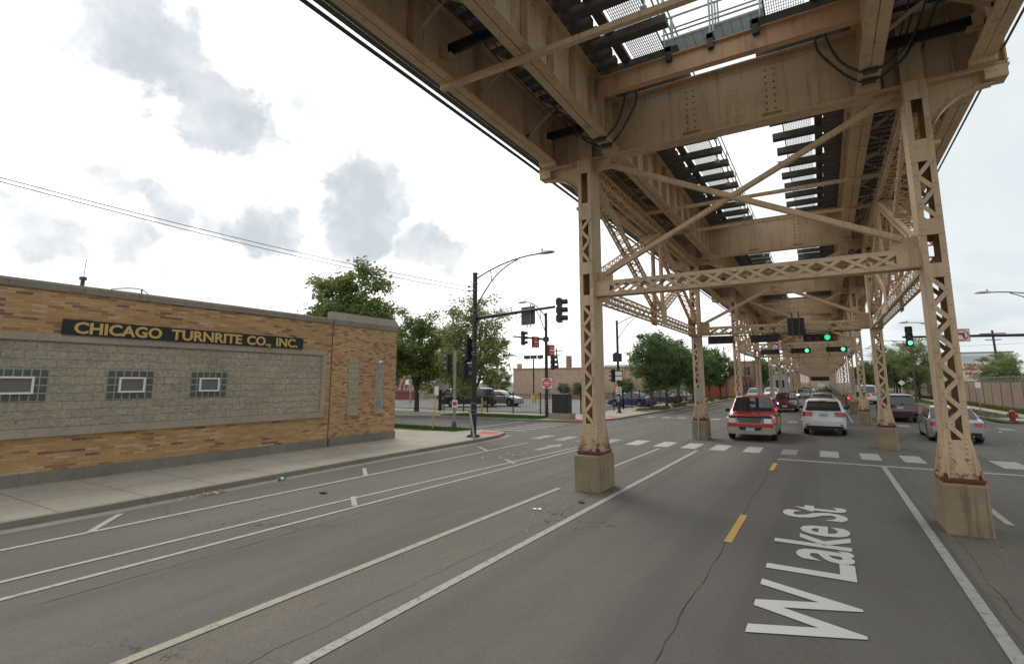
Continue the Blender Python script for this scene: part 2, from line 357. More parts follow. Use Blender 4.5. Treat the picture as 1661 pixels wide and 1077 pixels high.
# ------------------------------------------------------------------ mesh builder
class MB:
    def __init__(s): s.v = []; s.f = []; s.m = []
    def poly(s, pts, m=0):
        b = len(s.v); s.v += [tuple(p) for p in pts]; s.f.append(tuple(range(b, b + len(pts)))); s.m.append(m); return s
    def mesh(s, vs, fs, m=0):
        b = len(s.v); s.v += [tuple(p) for p in vs]
        for f in fs: s.f.append(tuple(i + b for i in f)); s.m.append(m)
        return s
    def box(s, x0, x1, y0, y1, z0, z1, m=0):
        if x0 > x1: x0, x1 = x1, x0
        if y0 > y1: y0, y1 = y1, y0
        return s.mesh([(x0, y0, z0), (x1, y0, z0), (x1, y1, z0), (x0, y1, z0), (x0, y0, z1), (x1, y0, z1), (x1, y1, z1), (x0, y1, z1)],
               [(0, 3, 2, 1), (4, 5, 6, 7), (0, 1, 5, 4), (1, 2, 6, 5), (2, 3, 7, 6), (3, 0, 4, 7)], m)
    def bar(s, p, q, w, h, up=(0, 0, 1), m=0):
        p = Vector(p); q = Vector(q); a = (q - p).normalized(); u = Vector(up)
        sd_ = a.cross(u)
        if sd_.length < 1e-4: sd_ = a.cross(Vector((1, 0, 0)))
        sd_.normalize(); u = sd_.cross(a)
        vs = []
        for c in (p, q):
            for i, j in ((-1, -1), (1, -1), (1, 1), (-1, 1)): vs.append(c + sd_ * (w / 2 * i) + u * (h / 2 * j))
        return s.mesh(vs, [(3, 2, 1, 0), (4, 5, 6, 7), (0, 1, 5, 4), (1, 2, 6, 5), (2, 3, 7, 6), (3, 0, 4, 7)], m)
    def tube(s, pts, r, n=8, m=0, caps=True):
        pts = [Vector(p) for p in pts]; rs = r if isinstance(r, (list, tuple)) else [r] * len(pts)
        b = len(s.v); prev = None
        for i, p in enumerate(pts):
            a = (pts[min(i + 1, len(pts) - 1)] - pts[max(i - 1, 0)]).normalized()
            if prev is None:
                u = a.cross(Vector((0, 0, 1)))
                if u.length < .05: u = a.cross(Vector((1, 0, 0)))
            else: u = prev - a * prev.dot(a)
            u.normalize(); prev = u; w = a.cross(u)
            for k in range(n):
                an = 2 * math.pi * k / n; s.v.append(tuple(p + (u * math.cos(an) + w * math.sin(an)) * rs[i]))
        for i in range(len(pts) - 1):
            for k in range(n):
                k2 = (k + 1) % n; s.f.append((b + i * n + k, b + i * n + k2, b + (i + 1) * n + k2, b + (i + 1) * n + k)); s.m.append(m)
        if caps:
            s.f.append(tuple(b + k for k in reversed(range(n)))); s.m.append(m)
            e = b + (len(pts) - 1) * n; s.f.append(tuple(e + k for k in range(n))); s.m.append(m)
        return s
    def prism(s, outl, axis, a, b_, m=0):
        """outline of 2-D points extruded between a and b_ along axis"""
        def P(u, v, w):
            return {'x': (w, u, v), 'y': (u, w, v), 'z': (u, v, w)}[axis]
        n = len(outl); b = len(s.v)
        s.v += [P(u, v, a) for u, v in outl] + [P(u, v, b_) for u, v in outl]
        s.f.append(tuple(b + i for i in range(n))); s.m.append(m)
        s.f.append(tuple(b + n + i for i in reversed(range(n)))); s.m.append(m)
        for i in range(n):
            j = (i + 1) % n; s.f.append((b + j, b + i, b + n + i, b + n + j)); s.m.append(m)
        return s
    def rivet(s, c, nrm, r=.018, m=0):
        r *= 1.35; c = Vector(c); nn = Vector(nrm).normalized(); u = nn.orthogonal().normalized(); w = nn.cross(u)
        vs = []
        for rr, h in ((r, 0), (r * .75, r * .5)):
            for k in range(6):
                an = k * math.pi / 3; vs.append(c + u * (rr * math.cos(an)) + w * (rr * math.sin(an)) + nn * h)
        vs.append(c + nn * r * .75)
        fs = [(k, (k + 1) % 6, 6 + (k + 1) % 6, 6 + k) for k in range(6)] + [(6 + k, 6 + (k + 1) % 6, 12) for k in range(6)]
        return s.mesh(vs, fs, m)
    def disc(s, c, nrm, r, n=20, m=0):
        c = Vector(c); nn = Vector(nrm).normalized(); u = nn.orthogonal().normalized(); w = nn.cross(u)
        return s.poly([c + u * (r * math.cos(2 * math.pi * k / n)) + w * (r * math.sin(2 * math.pi * k / n)) for k in range(n)], m)
    def blob(s, c, rx, ry, rz, m=0, n=10, k=6):
        c = Vector(c); b = len(s.v)
        for i in range(1, k):
            a = math.pi * i / k
            for j in range(n):
                an = 2 * math.pi * j / n; s.v.append((c.x + rx * math.sin(a) * math.cos(an), c.y + ry * math.sin(a) * math.sin(an), c.z + rz * math.cos(a)))
        s.v.append((c.x, c.y, c.z + rz)); s.v.append((c.x, c.y, c.z - rz)); T = len(s.v) - 2
        for i in range(k - 2):
            for j in range(n):
                j2 = (j + 1) % n; s.f.append((b + i * n + j, b + (i + 1) * n + j, b + (i + 1) * n + j2, b + i * n + j2)); s.m.append(m)
        for j in range(n):
            j2 = (j + 1) % n; s.f.append((T, b + j, b + j2)); s.m.append(m)
            e = b + (k - 2) * n; s.f.append((T + 1, e + j2, e + j)); s.m.append(m)
        return s
    def me(s, name, mats, smooth=None):
        me = bpy.data.meshes.new(name); me.from_pydata(s.v, [], s.f)
        for m in (mats if isinstance(mats, (list, tuple)) else [mats]): me.materials.append(m)
        me.polygons.foreach_set('material_index', s.m)
        if smooth is not None:
            me.polygons.foreach_set('use_smooth', [True] * len(s.f)); me.set_sharp_from_angle(angle=R(smooth))
        me.update(); return me
    def build(s, name, mats, parent=None, loc=(0, 0, 0), rot=(0, 0, 0), smooth=None):
        return link(name, s.me(name, mats, smooth), parent, loc, rot)

def link(name, data, parent=None, loc=(0, 0, 0), rot=(0, 0, 0)):
    o = bpy.data.objects.new(name, data); C.objects.link(o); o.location = loc; o.rotation_euler = rot
    if parent: o.parent = parent
    return o
def tag(o, label=None, cat=None, group=None, kind=None):
    if label: o['label'] = label
    if cat: o['category'] = cat
    if group: o['group'] = group
    if kind: o['kind'] = kind
    return o
def empty(name, label, cat, loc=(0, 0, 0), rz=0, group=None):
    return tag(link(name, None, None, loc, (0, 0, rz)), label, cat, group)
def kids(o): return list(o.children)
def copy_tree(o, parent=None):
    c = o.copy(); C.objects.link(c)
    if parent: c.parent = parent
    for ch in kids(o): copy_tree(ch, c)
    return c
TXT = {}
def text_mesh(name, s, mat, width, height, depth=.01, bold=.0, align='LEFT', squeeze=1.0):
    cu = bpy.data.curves.new('t', 'FONT'); cu.body = s; cu.size = 1; cu.offset = bold; cu.extrude = .5; cu.resolution_u = 3
    o = bpy.data.objects.new('t', cu); C.objects.link(o)
    dg = bpy.context.evaluated_depsgraph_get(); dg.update()
    me = bpy.data.meshes.new_from_object(o.evaluated_get(dg)); me.name = name
    bpy.data.objects.remove(o); bpy.data.curves.remove(cu)
    xs = [v.co.x for v in me.vertices]; ys = [v.co.y for v in me.vertices]
    x0, x1 = min(xs), max(xs); y0 = 0 if min(ys) > -.06 or ',' in s else min(ys); y1 = max(ys)
    kx = width / (x1 - x0); ky = height / (y1 - y0); kz = depth
    for v in me.vertices: v.co = Vector(((v.co.x - x0) * kx, (v.co.y - y0) * ky, (v.co.z + .5) * kz))
    me.materials.clear(); me.materials.append(mat)
    return me
def orient(o, xa, ya):
    x = Vector(xa).normalized(); y = Vector(ya).normalized(); z = x.cross(y)
    o.rotation_euler = Matrix((x, y, z)).transposed().to_euler()
def struct(name, mb, mat): return tag(mb.build(name, mat), kind='structure')

def laced(mb, p, q, wdir, w, d, cw=.07, t=.012, bw=.05, pitch=.3, faces='w', style='N'):
    """built-up lattice member: four corner angles and flat lacing bars. w along wdir, d at right angles"""
    p = Vector(p); q = Vector(q); a = (q - p); L = a.length; a.normalize()
    u = Vector(wdir); u = (u - a * u.dot(a)).normalized(); v = a.cross(u)
    for i in (-1, 1):
        for j in (-1, 1):
            c = u * (i * (w / 2 - t / 2)) + v * (j * (d / 2 - cw / 2))
            mb.bar(p + c, q + c, cw if abs(v.dot(a.cross(u))) > .5 else t, t, u)
            c = u * (i * (w / 2 - cw / 2 - t)) + v * (j * (d / 2 - t / 2))
            mb.bar(p + c, q + c, cw, t, v)
    n = max(1, int(round(L / pitch))); st = L / n
    def face(nrm, along, half, span):
        for k in range(n):
            s0, s1 = (span, -span) if k % 2 else (-span, span)
            A = p + a * (k * st) + along * s0; B = p + a * ((k + 1) * st) + along * s1
            e_ = .0018 * (k % 2)
            mb.bar(A + nrm * (half + e_), B + nrm * (half + e_), bw, .008, nrm)
            if style == 'X':
                A = p + a * (k * st) - along * s0; B = p + a * ((k + 1) * st) - along * s1
                mb.bar(A + nrm * (half + .0102 + e_), B + nrm * (half + .0102 + e_), bw, .008, nrm)
    if 'w' in faces:
        for i in (-1, 1): face(u * i, v, w / 2 + .002, d / 2 - cw * .5)
    if 'd' in faces:
        for j in (-1, 1): face(v * j, u, d / 2 + .002, w / 2 - cw * .5)

# ================================================================== GROUND
KX = -12.3            # left kerb
g = MB(); g.poly([(-1200, -400, -.12), (1200, -400, -.12), (1200, 2200, -.12), (-1200, 2200, -.12)])
struct('ground', g, groundm)
g = MB(); g.poly([(KX, -60, 0), (9.0, -60, 0), (9.0, 900, 0), (KX, 900, 0)])
struct('road', g, roadm)
g = MB(); g.poly([(-90, 22.2, -.004), (90, 22.2, -.004), (90, 31.0, -.004), (-90, 31.0, -.004)])
g.poly([(-17, -60, -.006), (-12.3, -60, -.006), (-12.3, 22.2, -.006), (-17, 22.2, -.006)]); g.poly([(-16, 31, -.006), (-12.3, 31, -.006), (-12.3, 36, -.006), (-16, 36, -.006)])
g.poly([(9.0, 31, -.004), (60, 31, -.004), (60, 42, -.004), (12, 42.3, -.004), (9.0, 43.2, -.004)])
struct('side_street', g, roadm)
g = MB(); g.poly([(-75, 35.2, .02), (-16.1, 35.2, .02), (-16.1, 78, .02), (-75, 78, .02)])
struct('parking_lot', g, lotm)

def slab(mb, pts, z0, z1, m=0):
    n = len(pts); b = len(mb.v)
    mb.v += [(x, y, z0) for x, y in pts] + [(x, y, z1) for x, y in pts]
    mb.f.append(tuple(b + n + i for i in range(n))); mb.m.append(m)
    for i in range(n):
        j = (i + 1) % n; mb.f.append((b + i, b + j, b + n + j, b + n + i)); mb.m.append(m)
def inset(line, d):
    out = []
    for i, p in enumerate(line):
        a = Vector(line[max(i - 1, 0)]); b = Vector(line[min(i + 1, len(line) - 1)]); t = (b - a).normalized()
        out.append((p[0] - t.y * d, p[1] + t.x * d))
    return out
# near-left corner: kerb line then rounded into the side street
kl = [(-12.25, -60), (-12.25, 5), (-12.5, 9.5), (-12.65, 13), (-12.7, 18), (-12.85, 20.2), (-13.3, 21.5), (-14.2, 22.15), (-15.6, 22.3), (-60, 22.3)]
ki = inset(kl, .17)
def strip(mb, a, b, z0, z1, m=0):
    for i in range(len(a) - 1):
        p, q, r, s_ = a[i], a[i + 1], b[i + 1], b[i]
        mb.poly([(*p, z1), (*q, z1), (*r, z1), (*s_, z1)], m); mb.poly([(*p, z0), (*q, z0), (*q, z1), (*p, z1)], m)
        mb.poly([(*r, z0), (*s_, z0), (*s_, z1), (*r, z1)], m)
k = MB(); strip(k, kl, ki, -.02, .12)
tag(k.build('kerb', kerbm), kind='structure')
g = MB(); slab(g, [(x, y) for x, y in ki] + [(-60, -60)], -.02, .112); struct('pavement', g, sidewalkm)
# gutter strip
g = MB(); go = inset(kl, -.38)
for i in range(len(kl) - 4): g.poly([(*kl[i], .004), (*kl[i + 1], .004), (*go[i + 1], .004), (*go[i], .004)])
struct('gutter', g, concrete('gutter_concrete', (.21, .195, .165), 1, (60, 3, 0), .6))
g = MB(); slab(g, [(-60, 20.2), (-17.2, 20.2), (-15.7, 21.0), (-15.2, 22.1), (-60, 22.1)], .1, .135); tag(g.build('grass_verge', grassm), kind='structure')
# far-left block: kerb along the side street, apron, pavement
fl = [(-60, 29.4), (-25.5, 29.4), (-15.2, 29.6), (-13.3, 30.2), (-12.25, 31.6), (-12.0, 33.5), (-12.0, 400)]
fl = [(-60, 28.2), (-26.5, 28.4), (-24.2, 29.5), (-15.6, 29.6), (-13.6, 30.3), (-12.5, 31.8), (-12.05, 34), (-11.9, 45), (-11.5, 60), (-11.5, 400)]
fi = inset(fl, .17)
k = MB(); strip(k, fl, fi, -.02, .12); tag(k.build('kerb', kerbm), kind='structure')
g = MB(); slab(g, fi + [(-16.0, 400), (-16.0, 35.0), (-60, 35.0)], -.02, .112); struct('pavement', g, sidewalkm)
g = MB(); slab(g, [(-24.0, 29.85), (-16.2, 29.95), (-15.9, 31.0), (-16.2, 32.6), (-22.5, 32.4), (-25.0, 31.6)], .1, .15); tag(g.build('grass_verge', grassm), kind='structure')
g = MB(); slab(g, [(-13.9, 42.5), (-12.5, 41.6), (-12.15, 46), (-11.75, 60), (-11.75, 130), (-13.9, 130)], .1, .135); tag(g.build('grass_verge', verge_m), kind='structure')
# right side
for (y0, y1) in ((-60, 20.5),):
    k = MB(); k.box(9.0, 9.17, y0, y1, -.02, .12); tag(k.build('kerb', kerbm), kind='structure')
    g = MB(); slab(g, [(9.17, y0), (13.2, y0), (13.2, y1), (9.17, y1)], -.02, .112); struct('pavement', g, sidewalkm)
fr = [(60, 41.8), (12.0, 42.0), (10.3, 42.6), (9.6, 44.5), (9.1, 50), (8.8, 58), (8.6, 76), (8.6, 400)]
fro = [(60, 42.0), (12.1, 42.2), (10.5, 42.75), (9.78, 44.6), (9.28, 50), (8.98, 58), (8.78, 76), (8.78, 400)]
k = MB(); strip(k, fr, fro, -.02, .12); tag(k.build('kerb', kerbm), kind='structure')
g = MB(); g.poly([(x, y, .108) for x, y in reversed(fro)] + [(60, 400, .108)][:0] + [(60, 42.0, .108)] + [(60, 400, .108)]); struct('pavement', g, verge_m)
g = MB(); g.poly([(11.2, 42.8, .125), (12.4, 42.8, .125), (12.4, 300, .125), (11.2, 300, .125)])
g.poly([(9.9, 44.6, .121), (11.2, 43.2, .121), (11.2, 47, .121), (9.7, 47, .121)])
struct('pavement', g, sidewalkm)

# ---- painted markings (one mesh per colour of paint)
mk = MB(); Z = .008
def ln(mb, x0, y0, x1, y1, w=.11, z=Z):
    a = Vector((x1 - x0, y1 - y0, 0)).normalized(); n = Vector((-a.y, a.x, 0)) * (w / 2)
    mb.poly([(x0 + n.x, y0 + n.y, z), (x0 - n.x, y0 - n.y, z), (x1 - n.x, y1 - n.y, z), (x1 + n.x, y1 + n.y, z)][::-1])
ln(mk, -4.22, -8, -4.22, 20.2, .13)
ln(mk, 1.32, -8, 1.32, 19.25, .13)
ln(mk, -1.5, 19.42, 2.0, 19.42, .26); ln(mk, 2.0, 19.42, 8.8, 19.42, .26)
ln(mk, -10.78, -8, -10.78, 19.3, .11)
ln(mk, -9.33, -8, -9.0, 7.4, .10); ln(mk, -9.0, 7.4, -8.42, 18.9, .10)
ln(mk, -8.52, -8, -8.30, 9, .10); ln(mk, -8.30, 9, -8.1, 18.2, .10)
for y in (-2.1, 4.15, 10.3, 16.2): ln(mk, -10.78, y, -11.75, y + .85, .11, Z + .002)
for y in (-3.6, 2.55, 8.35, 14.75): ln(mk, -9.1, y, -8.4, y - .6, .11, Z + .002)
ln(mk, 5.5, -8, 5.5, 19.25, .11)
for xx in (-4.22, 1.32):
    ln(mk, xx, 39.6, xx, 300, .12)
for y0 in range(26, 36, 4): ln(mk, 7.3, y0 + 1, 7.5, y0 + 2, .12)
ln(mk, -8.3, 40, -8.3, 250, .1); ln(mk, -9.6, 40, -9.6, 250, .1)
struct('road_marking', mk, linem)
mk = MB(); ln(mk, -5.62, -8, -5.60, 11.5, .13); ln(mk, -5.6, 12.7, -5.58, 20.1, .12); ln(mk, 2.62, -8, 2.62, 11.5, .13); ln(mk, 2.62, 12.7, 2.62, 19.2, .12)
struct('road_marking', mk, creamm)
mk = MB()
for y0, y1 in ((1.4, 3.2), (9.1, 11.05), (16.9, 18.4), (40, 42), (48, 50), (56, 58), (64, 66)): ln(mk, -1.5, y0, -1.5, y1, .12)
for y0 in range(72, 300, 9): ln(mk, -1.5, y0, -1.5, y0 + 2, .12)
struct('road_marking', mk, yellowm)
mk = MB(); fd = MB()
for x in (-7.13, -5.99, -4.94, -3.89, -2.74, .0 - .33, .85, 1.98, 3.15, 4.3, 5.5, 6.6):
    w = .56 if x != 4.3 else .68
    mk.poly([(x, 20.7, Z), (x + w, 20.7, Z), (x + w, 22.5, Z), (x, 22.5, Z)])
for x in (-11.5, -10.35, -9.3, -8.25, -1.52): fd.poly([(x, 20.7, Z), (x + .5, 20.7, Z), (x + .5, 22.4, Z), (x, 22.4, Z)])
for x in (-11.2, -10.1, -9.0, -7.9, -6.8, -5.7, -4.4, -3.3, -2.2, 0.3, 2.4, 3.4, 4.5, 5.6, 6.7, 7.8): fd.poly([(x, 36.8, Z), (x + .56, 36.8, Z), (x + .56, 38.4, Z), (x, 38.4, Z)])
for y in (23.4, 24.5, 25.6, 26.7, 27.8, 28.8): fd.poly([(-15.3, y, Z), (-13.3, y, Z), (-13.3, y + .5, Z), (-15.3, y + .5, Z)])
fd.poly([(-16.9, 22.6, Z), (-16.6, 22.6, Z), (-16.6, 29.3, Z), (-16.9, 29.3, Z)])
# utility survey scribbles and a worn bicycle symbol
rs = random.Random(3)
for k_ in range(26):
    a = rs.uniform(0, 6.28); cx_, cy_ = -8.9 + rs.gauss(0, .9), 27.2 + rs.gauss(0, 1.0); ln(fd, cx_, cy_, cx_ + .45 * math.cos(a), cy_ + .45 * math.sin(a), .05)
for k_ in range(34):
    a = rs.uniform(0, 6.28); cx_, cy_ = 6.1 + rs.gauss(0, .5), 27.6 + rs.gauss(0, 1.4); ln(fd, cx_, cy_, cx_ + .4 * math.cos(a), cy_ + .4 * math.sin(a), .05)
def ring(mb, cx, cy, r, w=.06, n=16):
    for i in range(n):
        a0, a1 = 2 * math.pi * i / n, 2 * math.pi * (i + 1) / n
        mb.poly([(cx + r * math.cos(a0), cy + r * math.sin(a0), Z), (cx + (r + w) * math.cos(a0), cy + (r + w) * math.sin(a0), Z), (cx + (r + w) * math.cos(a1), cy + (r + w) * math.sin(a1), Z), (cx + r * math.cos(a1), cy + r * math.sin(a1), Z)])
ring(fd, -9.75, 14.9, .3); ring(fd, -9.6, 16.3, .3)
for a in ((-9.75, 15.2, -9.3, 15.6), (-9.3, 15.6, -9.6, 16.0), (-9.75, 15.2, -9.5, 15.9), (-9.3, 15.6, -9.1, 15.9)): ln(fd, *a, .06)
fd.poly([(-9.5, 17.3, Z), (-9.2, 17.3, Z), (-9.2, 18.6, Z), (-9.0, 18.6, Z), (-9.35, 19.6, Z), (-9.7, 18.6, Z), (-9.5, 18.6, Z)])
struct('road_marking', mk, zebram); struct('road_marking', fd, fadedm)
o = link('street_name_overlay', text_mesh('street_name_overlay', 'W Lake St', textm, 6.55, 1.03, .002, .018)); o.location = (.14, 6.03, .009)  # map overlay of the street name, added flat on the asphalt; not road paint
orient(o, (0, 1, 0), (-1, 0, 0)); tag(o, kind='structure')
# seams in the asphalt and darker strip under the columns
sm = MB()
for x0, y0, y1 in ((-1.56, -6, 21), (-1.55, 24, 120), (-4.62, -6, 21), (-4.7, 26, 80), (1.6, -6, 20), (-7.9, 1, 17), (2.5, 24, 60)):
    y = y0; x = x0
    while y < y1:
        st = rs.uniform(.12, .35) * (1 if y < 30 else 4); nx = x0 + max(-.06, min(.06, (x - x0) + rs.uniform(-.03, .03)))
        w = rs.uniform(.003, .012)
        sm.poly([(x - w / 2, y, .005), (x + w / 2, y, .005), (nx + w / 2, y + st, .005), (nx - w / 2, y + st, .005)]); x = nx; y += st
struct('asphalt_seam', sm, plain('crack_filler', (.03, .028, .025), .9, 0, .3))
is_m = asphalt('gritty_island_asphalt', (.138, .126, .105), (.185, .155, .11))
g = MB()
for x0, x1 in ((-5.5, -4.3), (1.45, 2.5)): g.poly([(x0, -8, .0035), (x1, -8, .0035), (x1, 20.0, .0035), (x0, 20.0, .0035)])
for x0, x1 in ((-5.7, -4.1), (1.1, 2.6)): g.poly([(x0 + .2, 23.1, .0035), (x1 - .2, 23.0, .0035), (x1, 23.6, .0035), (x1 + .1, 25.6, .0035), (x0 - .2, 26.2, .0035), (x0 - .2, 23.6, .0035)])
for x0, x1 in ((-5.6, -4.2), (1.2, 2.6)): g.poly([(x0, 35.5, .0035), (x1, 35.5, .0035), (x1, 300, .0035), (x0, 300, .0035)])
struct('median_strip', g, is_m)
g = MB(); g.poly([(-14.1, 20.3, .117), (-13.15, 20.3, .117), (-13.6, 21.6, .117), (-14.6, 21.6, .117)])
g.poly([(-14.6, 30.6, .117), (-13.4, 30.6, .117), (-13.2, 31.6, .117), (-14.5, 31.8, .117)]); g.poly([(-13.4, 34.2, .117), (-12.4, 34.2, .117), (-12.4, 35.5, .117), (-13.4, 35.5, .117)])
struct('tactile_paving', g, redpad)

# ================================================================== ELEVATED RAILWAY
CXC = -1.5; CD = 3.38; Y0 = 12.0; SP = 12.6
el = empty('elevated_railway', 'beige riveted steel elevated railway running over the street on laced columns', 'railway viaduct', (CXC, Y0, 0))
LOCX = (-CD, CD)

def col_mesh():
    m = MB(); hx, hy = .175, .29; zb, zt = .88, 8.16; T = .014
    for s in (-1, 1):
        m.box(s * hx - T / 2, s * hx + T / 2, -hy, hy, zb, zt)                      # channel web
        for f in (-1, 1):
            m.box(s * (hx - .045) - .045, s * (hx - .045) + .045, f * hy - T / 2, f * hy + T / 2, zb, zt)  # flanges
    segs = [('plate', 7.78, 8.16), ('open', 6.98, 7.78), ('plate', 6.55, 6.98), ('lace', 5.45, 6.55), ('plate', 5.15, 5.45), ('open', 4.82, 5.15),
            ('open', 4.62, 4.82), ('plate', 4.36, 4.62), ('lace', 1.52, 4.36)]
    for f in (-1, 1):
        yy = f * (hy + .014)
        for k, a, b in segs:
            if k == 'plate': m.box(-hx, hx, yy - .006, yy + .006, a, b)
            if k == 'lace':
                n = max(3, int(round((b - a) / .265))); st = (b - a) / n
                for i in range(n):
                    x0, x1 = (-.115, .115) if i % 2 else (.115, -.115)
                    e_ = f * .0025 * (i % 2); m.bar((x0, yy + e_, a + i * st), (x1, yy + e_, a + (i + 1) * st), .075, .011, (0, 1, 0))
                    m.rivet((x0, yy + f * .0085, a + i * st + .03), (0, f, 0), .014)
        # flared foot plates
        m.prism([(-.285, .88), (.285, .88), (.27, 1.0), (.18, 1.52), (-.18, 1.52), (-.27, 1.0)], 'y', yy - .008, yy + .008)
        for i in range(7):
            for x in (-.105, .105): m.rivet((x * (1 + .2 * (i < 2)), yy + f * .009, .97 + i * .085), (0, f, 0), .02)
        for x in (-.22, 0, .22): m.rivet((x, yy + f * .009, .93), (0, f, 0), .02)
        for z in [1.62 + .14 * i for i in range(45)]:
            if int(z * 7) % 3: continue
            for x in (-.14, .14): m.rivet((x, yy - f * .004 + f * .009, z), (0, f, 0), .013)
    for s in (-1, 1):
        xx = s * (hx + .012)
        m.prism([(-.40, .88), (.40, .88), (.38, 1.0), (.29, 1.5), (-.29, 1.5), (-.38, 1.0)], 'x', xx - .007, xx + .007)
        for i in range(5):
            for y in (-.22, -.07, .07, .22): m.rivet((xx + s * .007, y * (1.2 - .05 * i), .94 + i * .12), (s, 0, 0), .018)
        for z in [4.3 + .11 * i for i in range(9)]:
            for y in (-.23, .23): m.rivet((s * (hx + .007), y, z), (s, 0, 0), .016)
        for z in [6.3 + .13 * i for i in range(14)]:
            for y in (-.24, .24): m.rivet((s * (hx + .007), y, z), (s, 0, 0), .014)
        m.box(s * .175, s * .30, -.3, .3, .88, .905) ; m.bar((s * .2, -.3, .93), (s * .2, .3, .93), .05, .05)
    return m.me('column', steel)
def ped_mesh():
    m = MB(); x, y = .30, .52
    rnd = random.Random(5)
    pr_ = [(-x, -y), (x - .05, -y), (x, -y + .05), (x, y - .04), (x - .04, y), (-x + .04, y), (-x, y - .04)]
    b = len(m.v); n = len(pr_)
    lv = [(0, 1.03), (.25, 1.01), (.55, 1.0), (.785, 1.0), (.81, .955)]
    for z, s in lv:
        for (px, py) in pr_: m.v.append((px * s + rnd.uniform(-.006, .006), py * s + rnd.uniform(-.012, .012), z))
    for i in range(len(lv) - 1):
        for k in range(n):
            k2 = (k + 1) % n; m.f.append((b + i * n + k, b + i * n + k2, b + (i + 1) * n + k2, b + (i + 1) * n + k)); m.m.append(0)
    m.f.append(tuple(b + (len(lv) - 1) * n + k for k in range(n))); m.m.append(0)
    return m.me('pedestal', pierm)
def plate_mesh():
    m = MB(); m.box(-.27, .27, -.40, .40, .80, .845); m.box(-.285, .285, -.42, .42, .845, .885)
    for x in (-.23, .23):
        for y in (-.34, .34): m.tube([(x, y, .88), (x, y, .96)], .022, 6); m.tube([(x, y, .885), (x, y, .915)], .038, 6)
    return m.me('base_plate', steel_rust)
def girder_mesh():
    """cross girder, local origin at bent centre"""
    m = MB(); zb, zt, E = 8.19, 9.62, 4.72
    m.box(-E, E, -.009, .009, zb, zt)
    m.box(-E, E, -.19, .19, zb - .024, zb); m.box(-CD + .6, CD - .6, -.19, .19, zb - .042, zb - .025)
    m.box(-E, E, -.17, .17, zt, zt + .024)
    for f in (-1, 1):
        m.box(-E, E, f * .009, f * .025, zb, zb + .13); m.box(-E, E, f * .009, f * .025, zt - .13, zt)
        x = -E + .08
        while x < E:
            m.rivet((x, f * .025, zb + .055), (0, f, 0), .016); m.rivet((x + .06, f * .025, zb + .1), (0, f, 0), .014)
            m.rivet((x, f * .025, zt - .065), (0, f, 0), .016); x += .13
        for sx_ in (-2.45, -.75, .95, 2.45):                          # splice plates, two rivet columns
            if abs(sx_) < 2:
                m.box(sx_ - .13, sx_ + .13, f * .009, f * .022, zb + .14, zt - .14)
                m.box(sx_ - .2, sx_ + .2, f * .022, f * .09, zb + .13, zb + .15)
                for i in range(7):
                    for dx in (-.08, .08): m.rivet((sx_ + dx, f * .022, zb + .24 + i * .155), (0, f, 0), .015, 1)
        m.box(-.13, .42, f * .009, f * .017, zb + .14, zt - .14)
        for i in range(11):
            for j in range(4): m.rivet((.02 + j * .085 + (i % 2) * .03, f * .017, zb + .2 + i * .1), (0, f, 0), .014)
        for sx_ in (-4.38, -4.0, -CD + .09, -2.67 - .28, 2.67 + .28, CD - .09, 4.0, 4.38):
            m.box(sx_ - .05, sx_ + .05, f * .009, f * .022, zb + .13, zt - .13); m.box(sx_ - .007, sx_ + .007, f * .022, f * .12, zb, zt)
            for i in range(11): m.rivet((sx_ + .03, f * .022, zb + .2 + i * .105), (0, f, 0), .014)
        for s in (-1, 1):   # web reinforcement over the column
            m.box(s * CD - .18, s * CD + .18, f * .17, f * .182, zb - .06, zt - .1)
    for s in (-1, 1):
        m.box(s * E - .012, s * E + .012, -.19, .19, zb - .024, zt + .024)
        # bearing plates under the track girders
        for gx_ in (2.67, 4.38): m.box(s * gx_ - .2, s * gx_ + .2, -.34, .34, zb - .01, zb + .11)
    return m.me('cross_girder', [steel, blacksteel])
def bracket_mesh(s):
    m = MB(); X0 = CD + .18; pts = []
    for i in range(13):
        a = i / 12 * math.pi / 2
        pts.append((X0 + .95 * (1 - math.cos(a)) * 1.0 + .02, 7.02 + .86 * math.sin(a)))
    out = [(X0, 7.0)] + pts + [(X0 + 1.13, 7.93), (X0 + 1.16, 8.15), (X0, 8.15)]
    m.prism([(s * x, z) for x, z in out], 'y', -.012, .012)
    for i in range(len(pts) - 1):
        p, q = pts[i], pts[i + 1]; m.bar((s * p[0], 0, p[1]), (s * q[0], 0, q[1]), .2, .014, (0, 0, 1) if i > 3 else (1, 0, 0))
        m.bar((s * (p[0] - .02), -.02, p[1] + .035), (s * (q[0] - .02), -.02, q[1] + .035), .014, .07)
        m.rivet((s * (p[0] - .03), -.03, p[1] + .04), (0, -1, 0), .013)
    m.box(s * (X0 + .85), s * (X0 + 1.17), -.17, .17, 7.93, 8.155)
    m.box(s * X0, s * (X0 + 1.2), -.17, .17, 8.12, 8.16); m.box(s * (X0 - .03), s * (X0 + .14), -.1, .1, 6.92, 6.99)
    for i in range(9): m.rivet((s * (X0 + .06), -.013, 7.1 + i * .11), (0, -1, 0), .014); m.rivet((s * (X0 + .1 + i * .115), -.17 if i > 6 else -.013, 8.06), (0, -1, 0), .014)
    return m.me('bracket', steel)
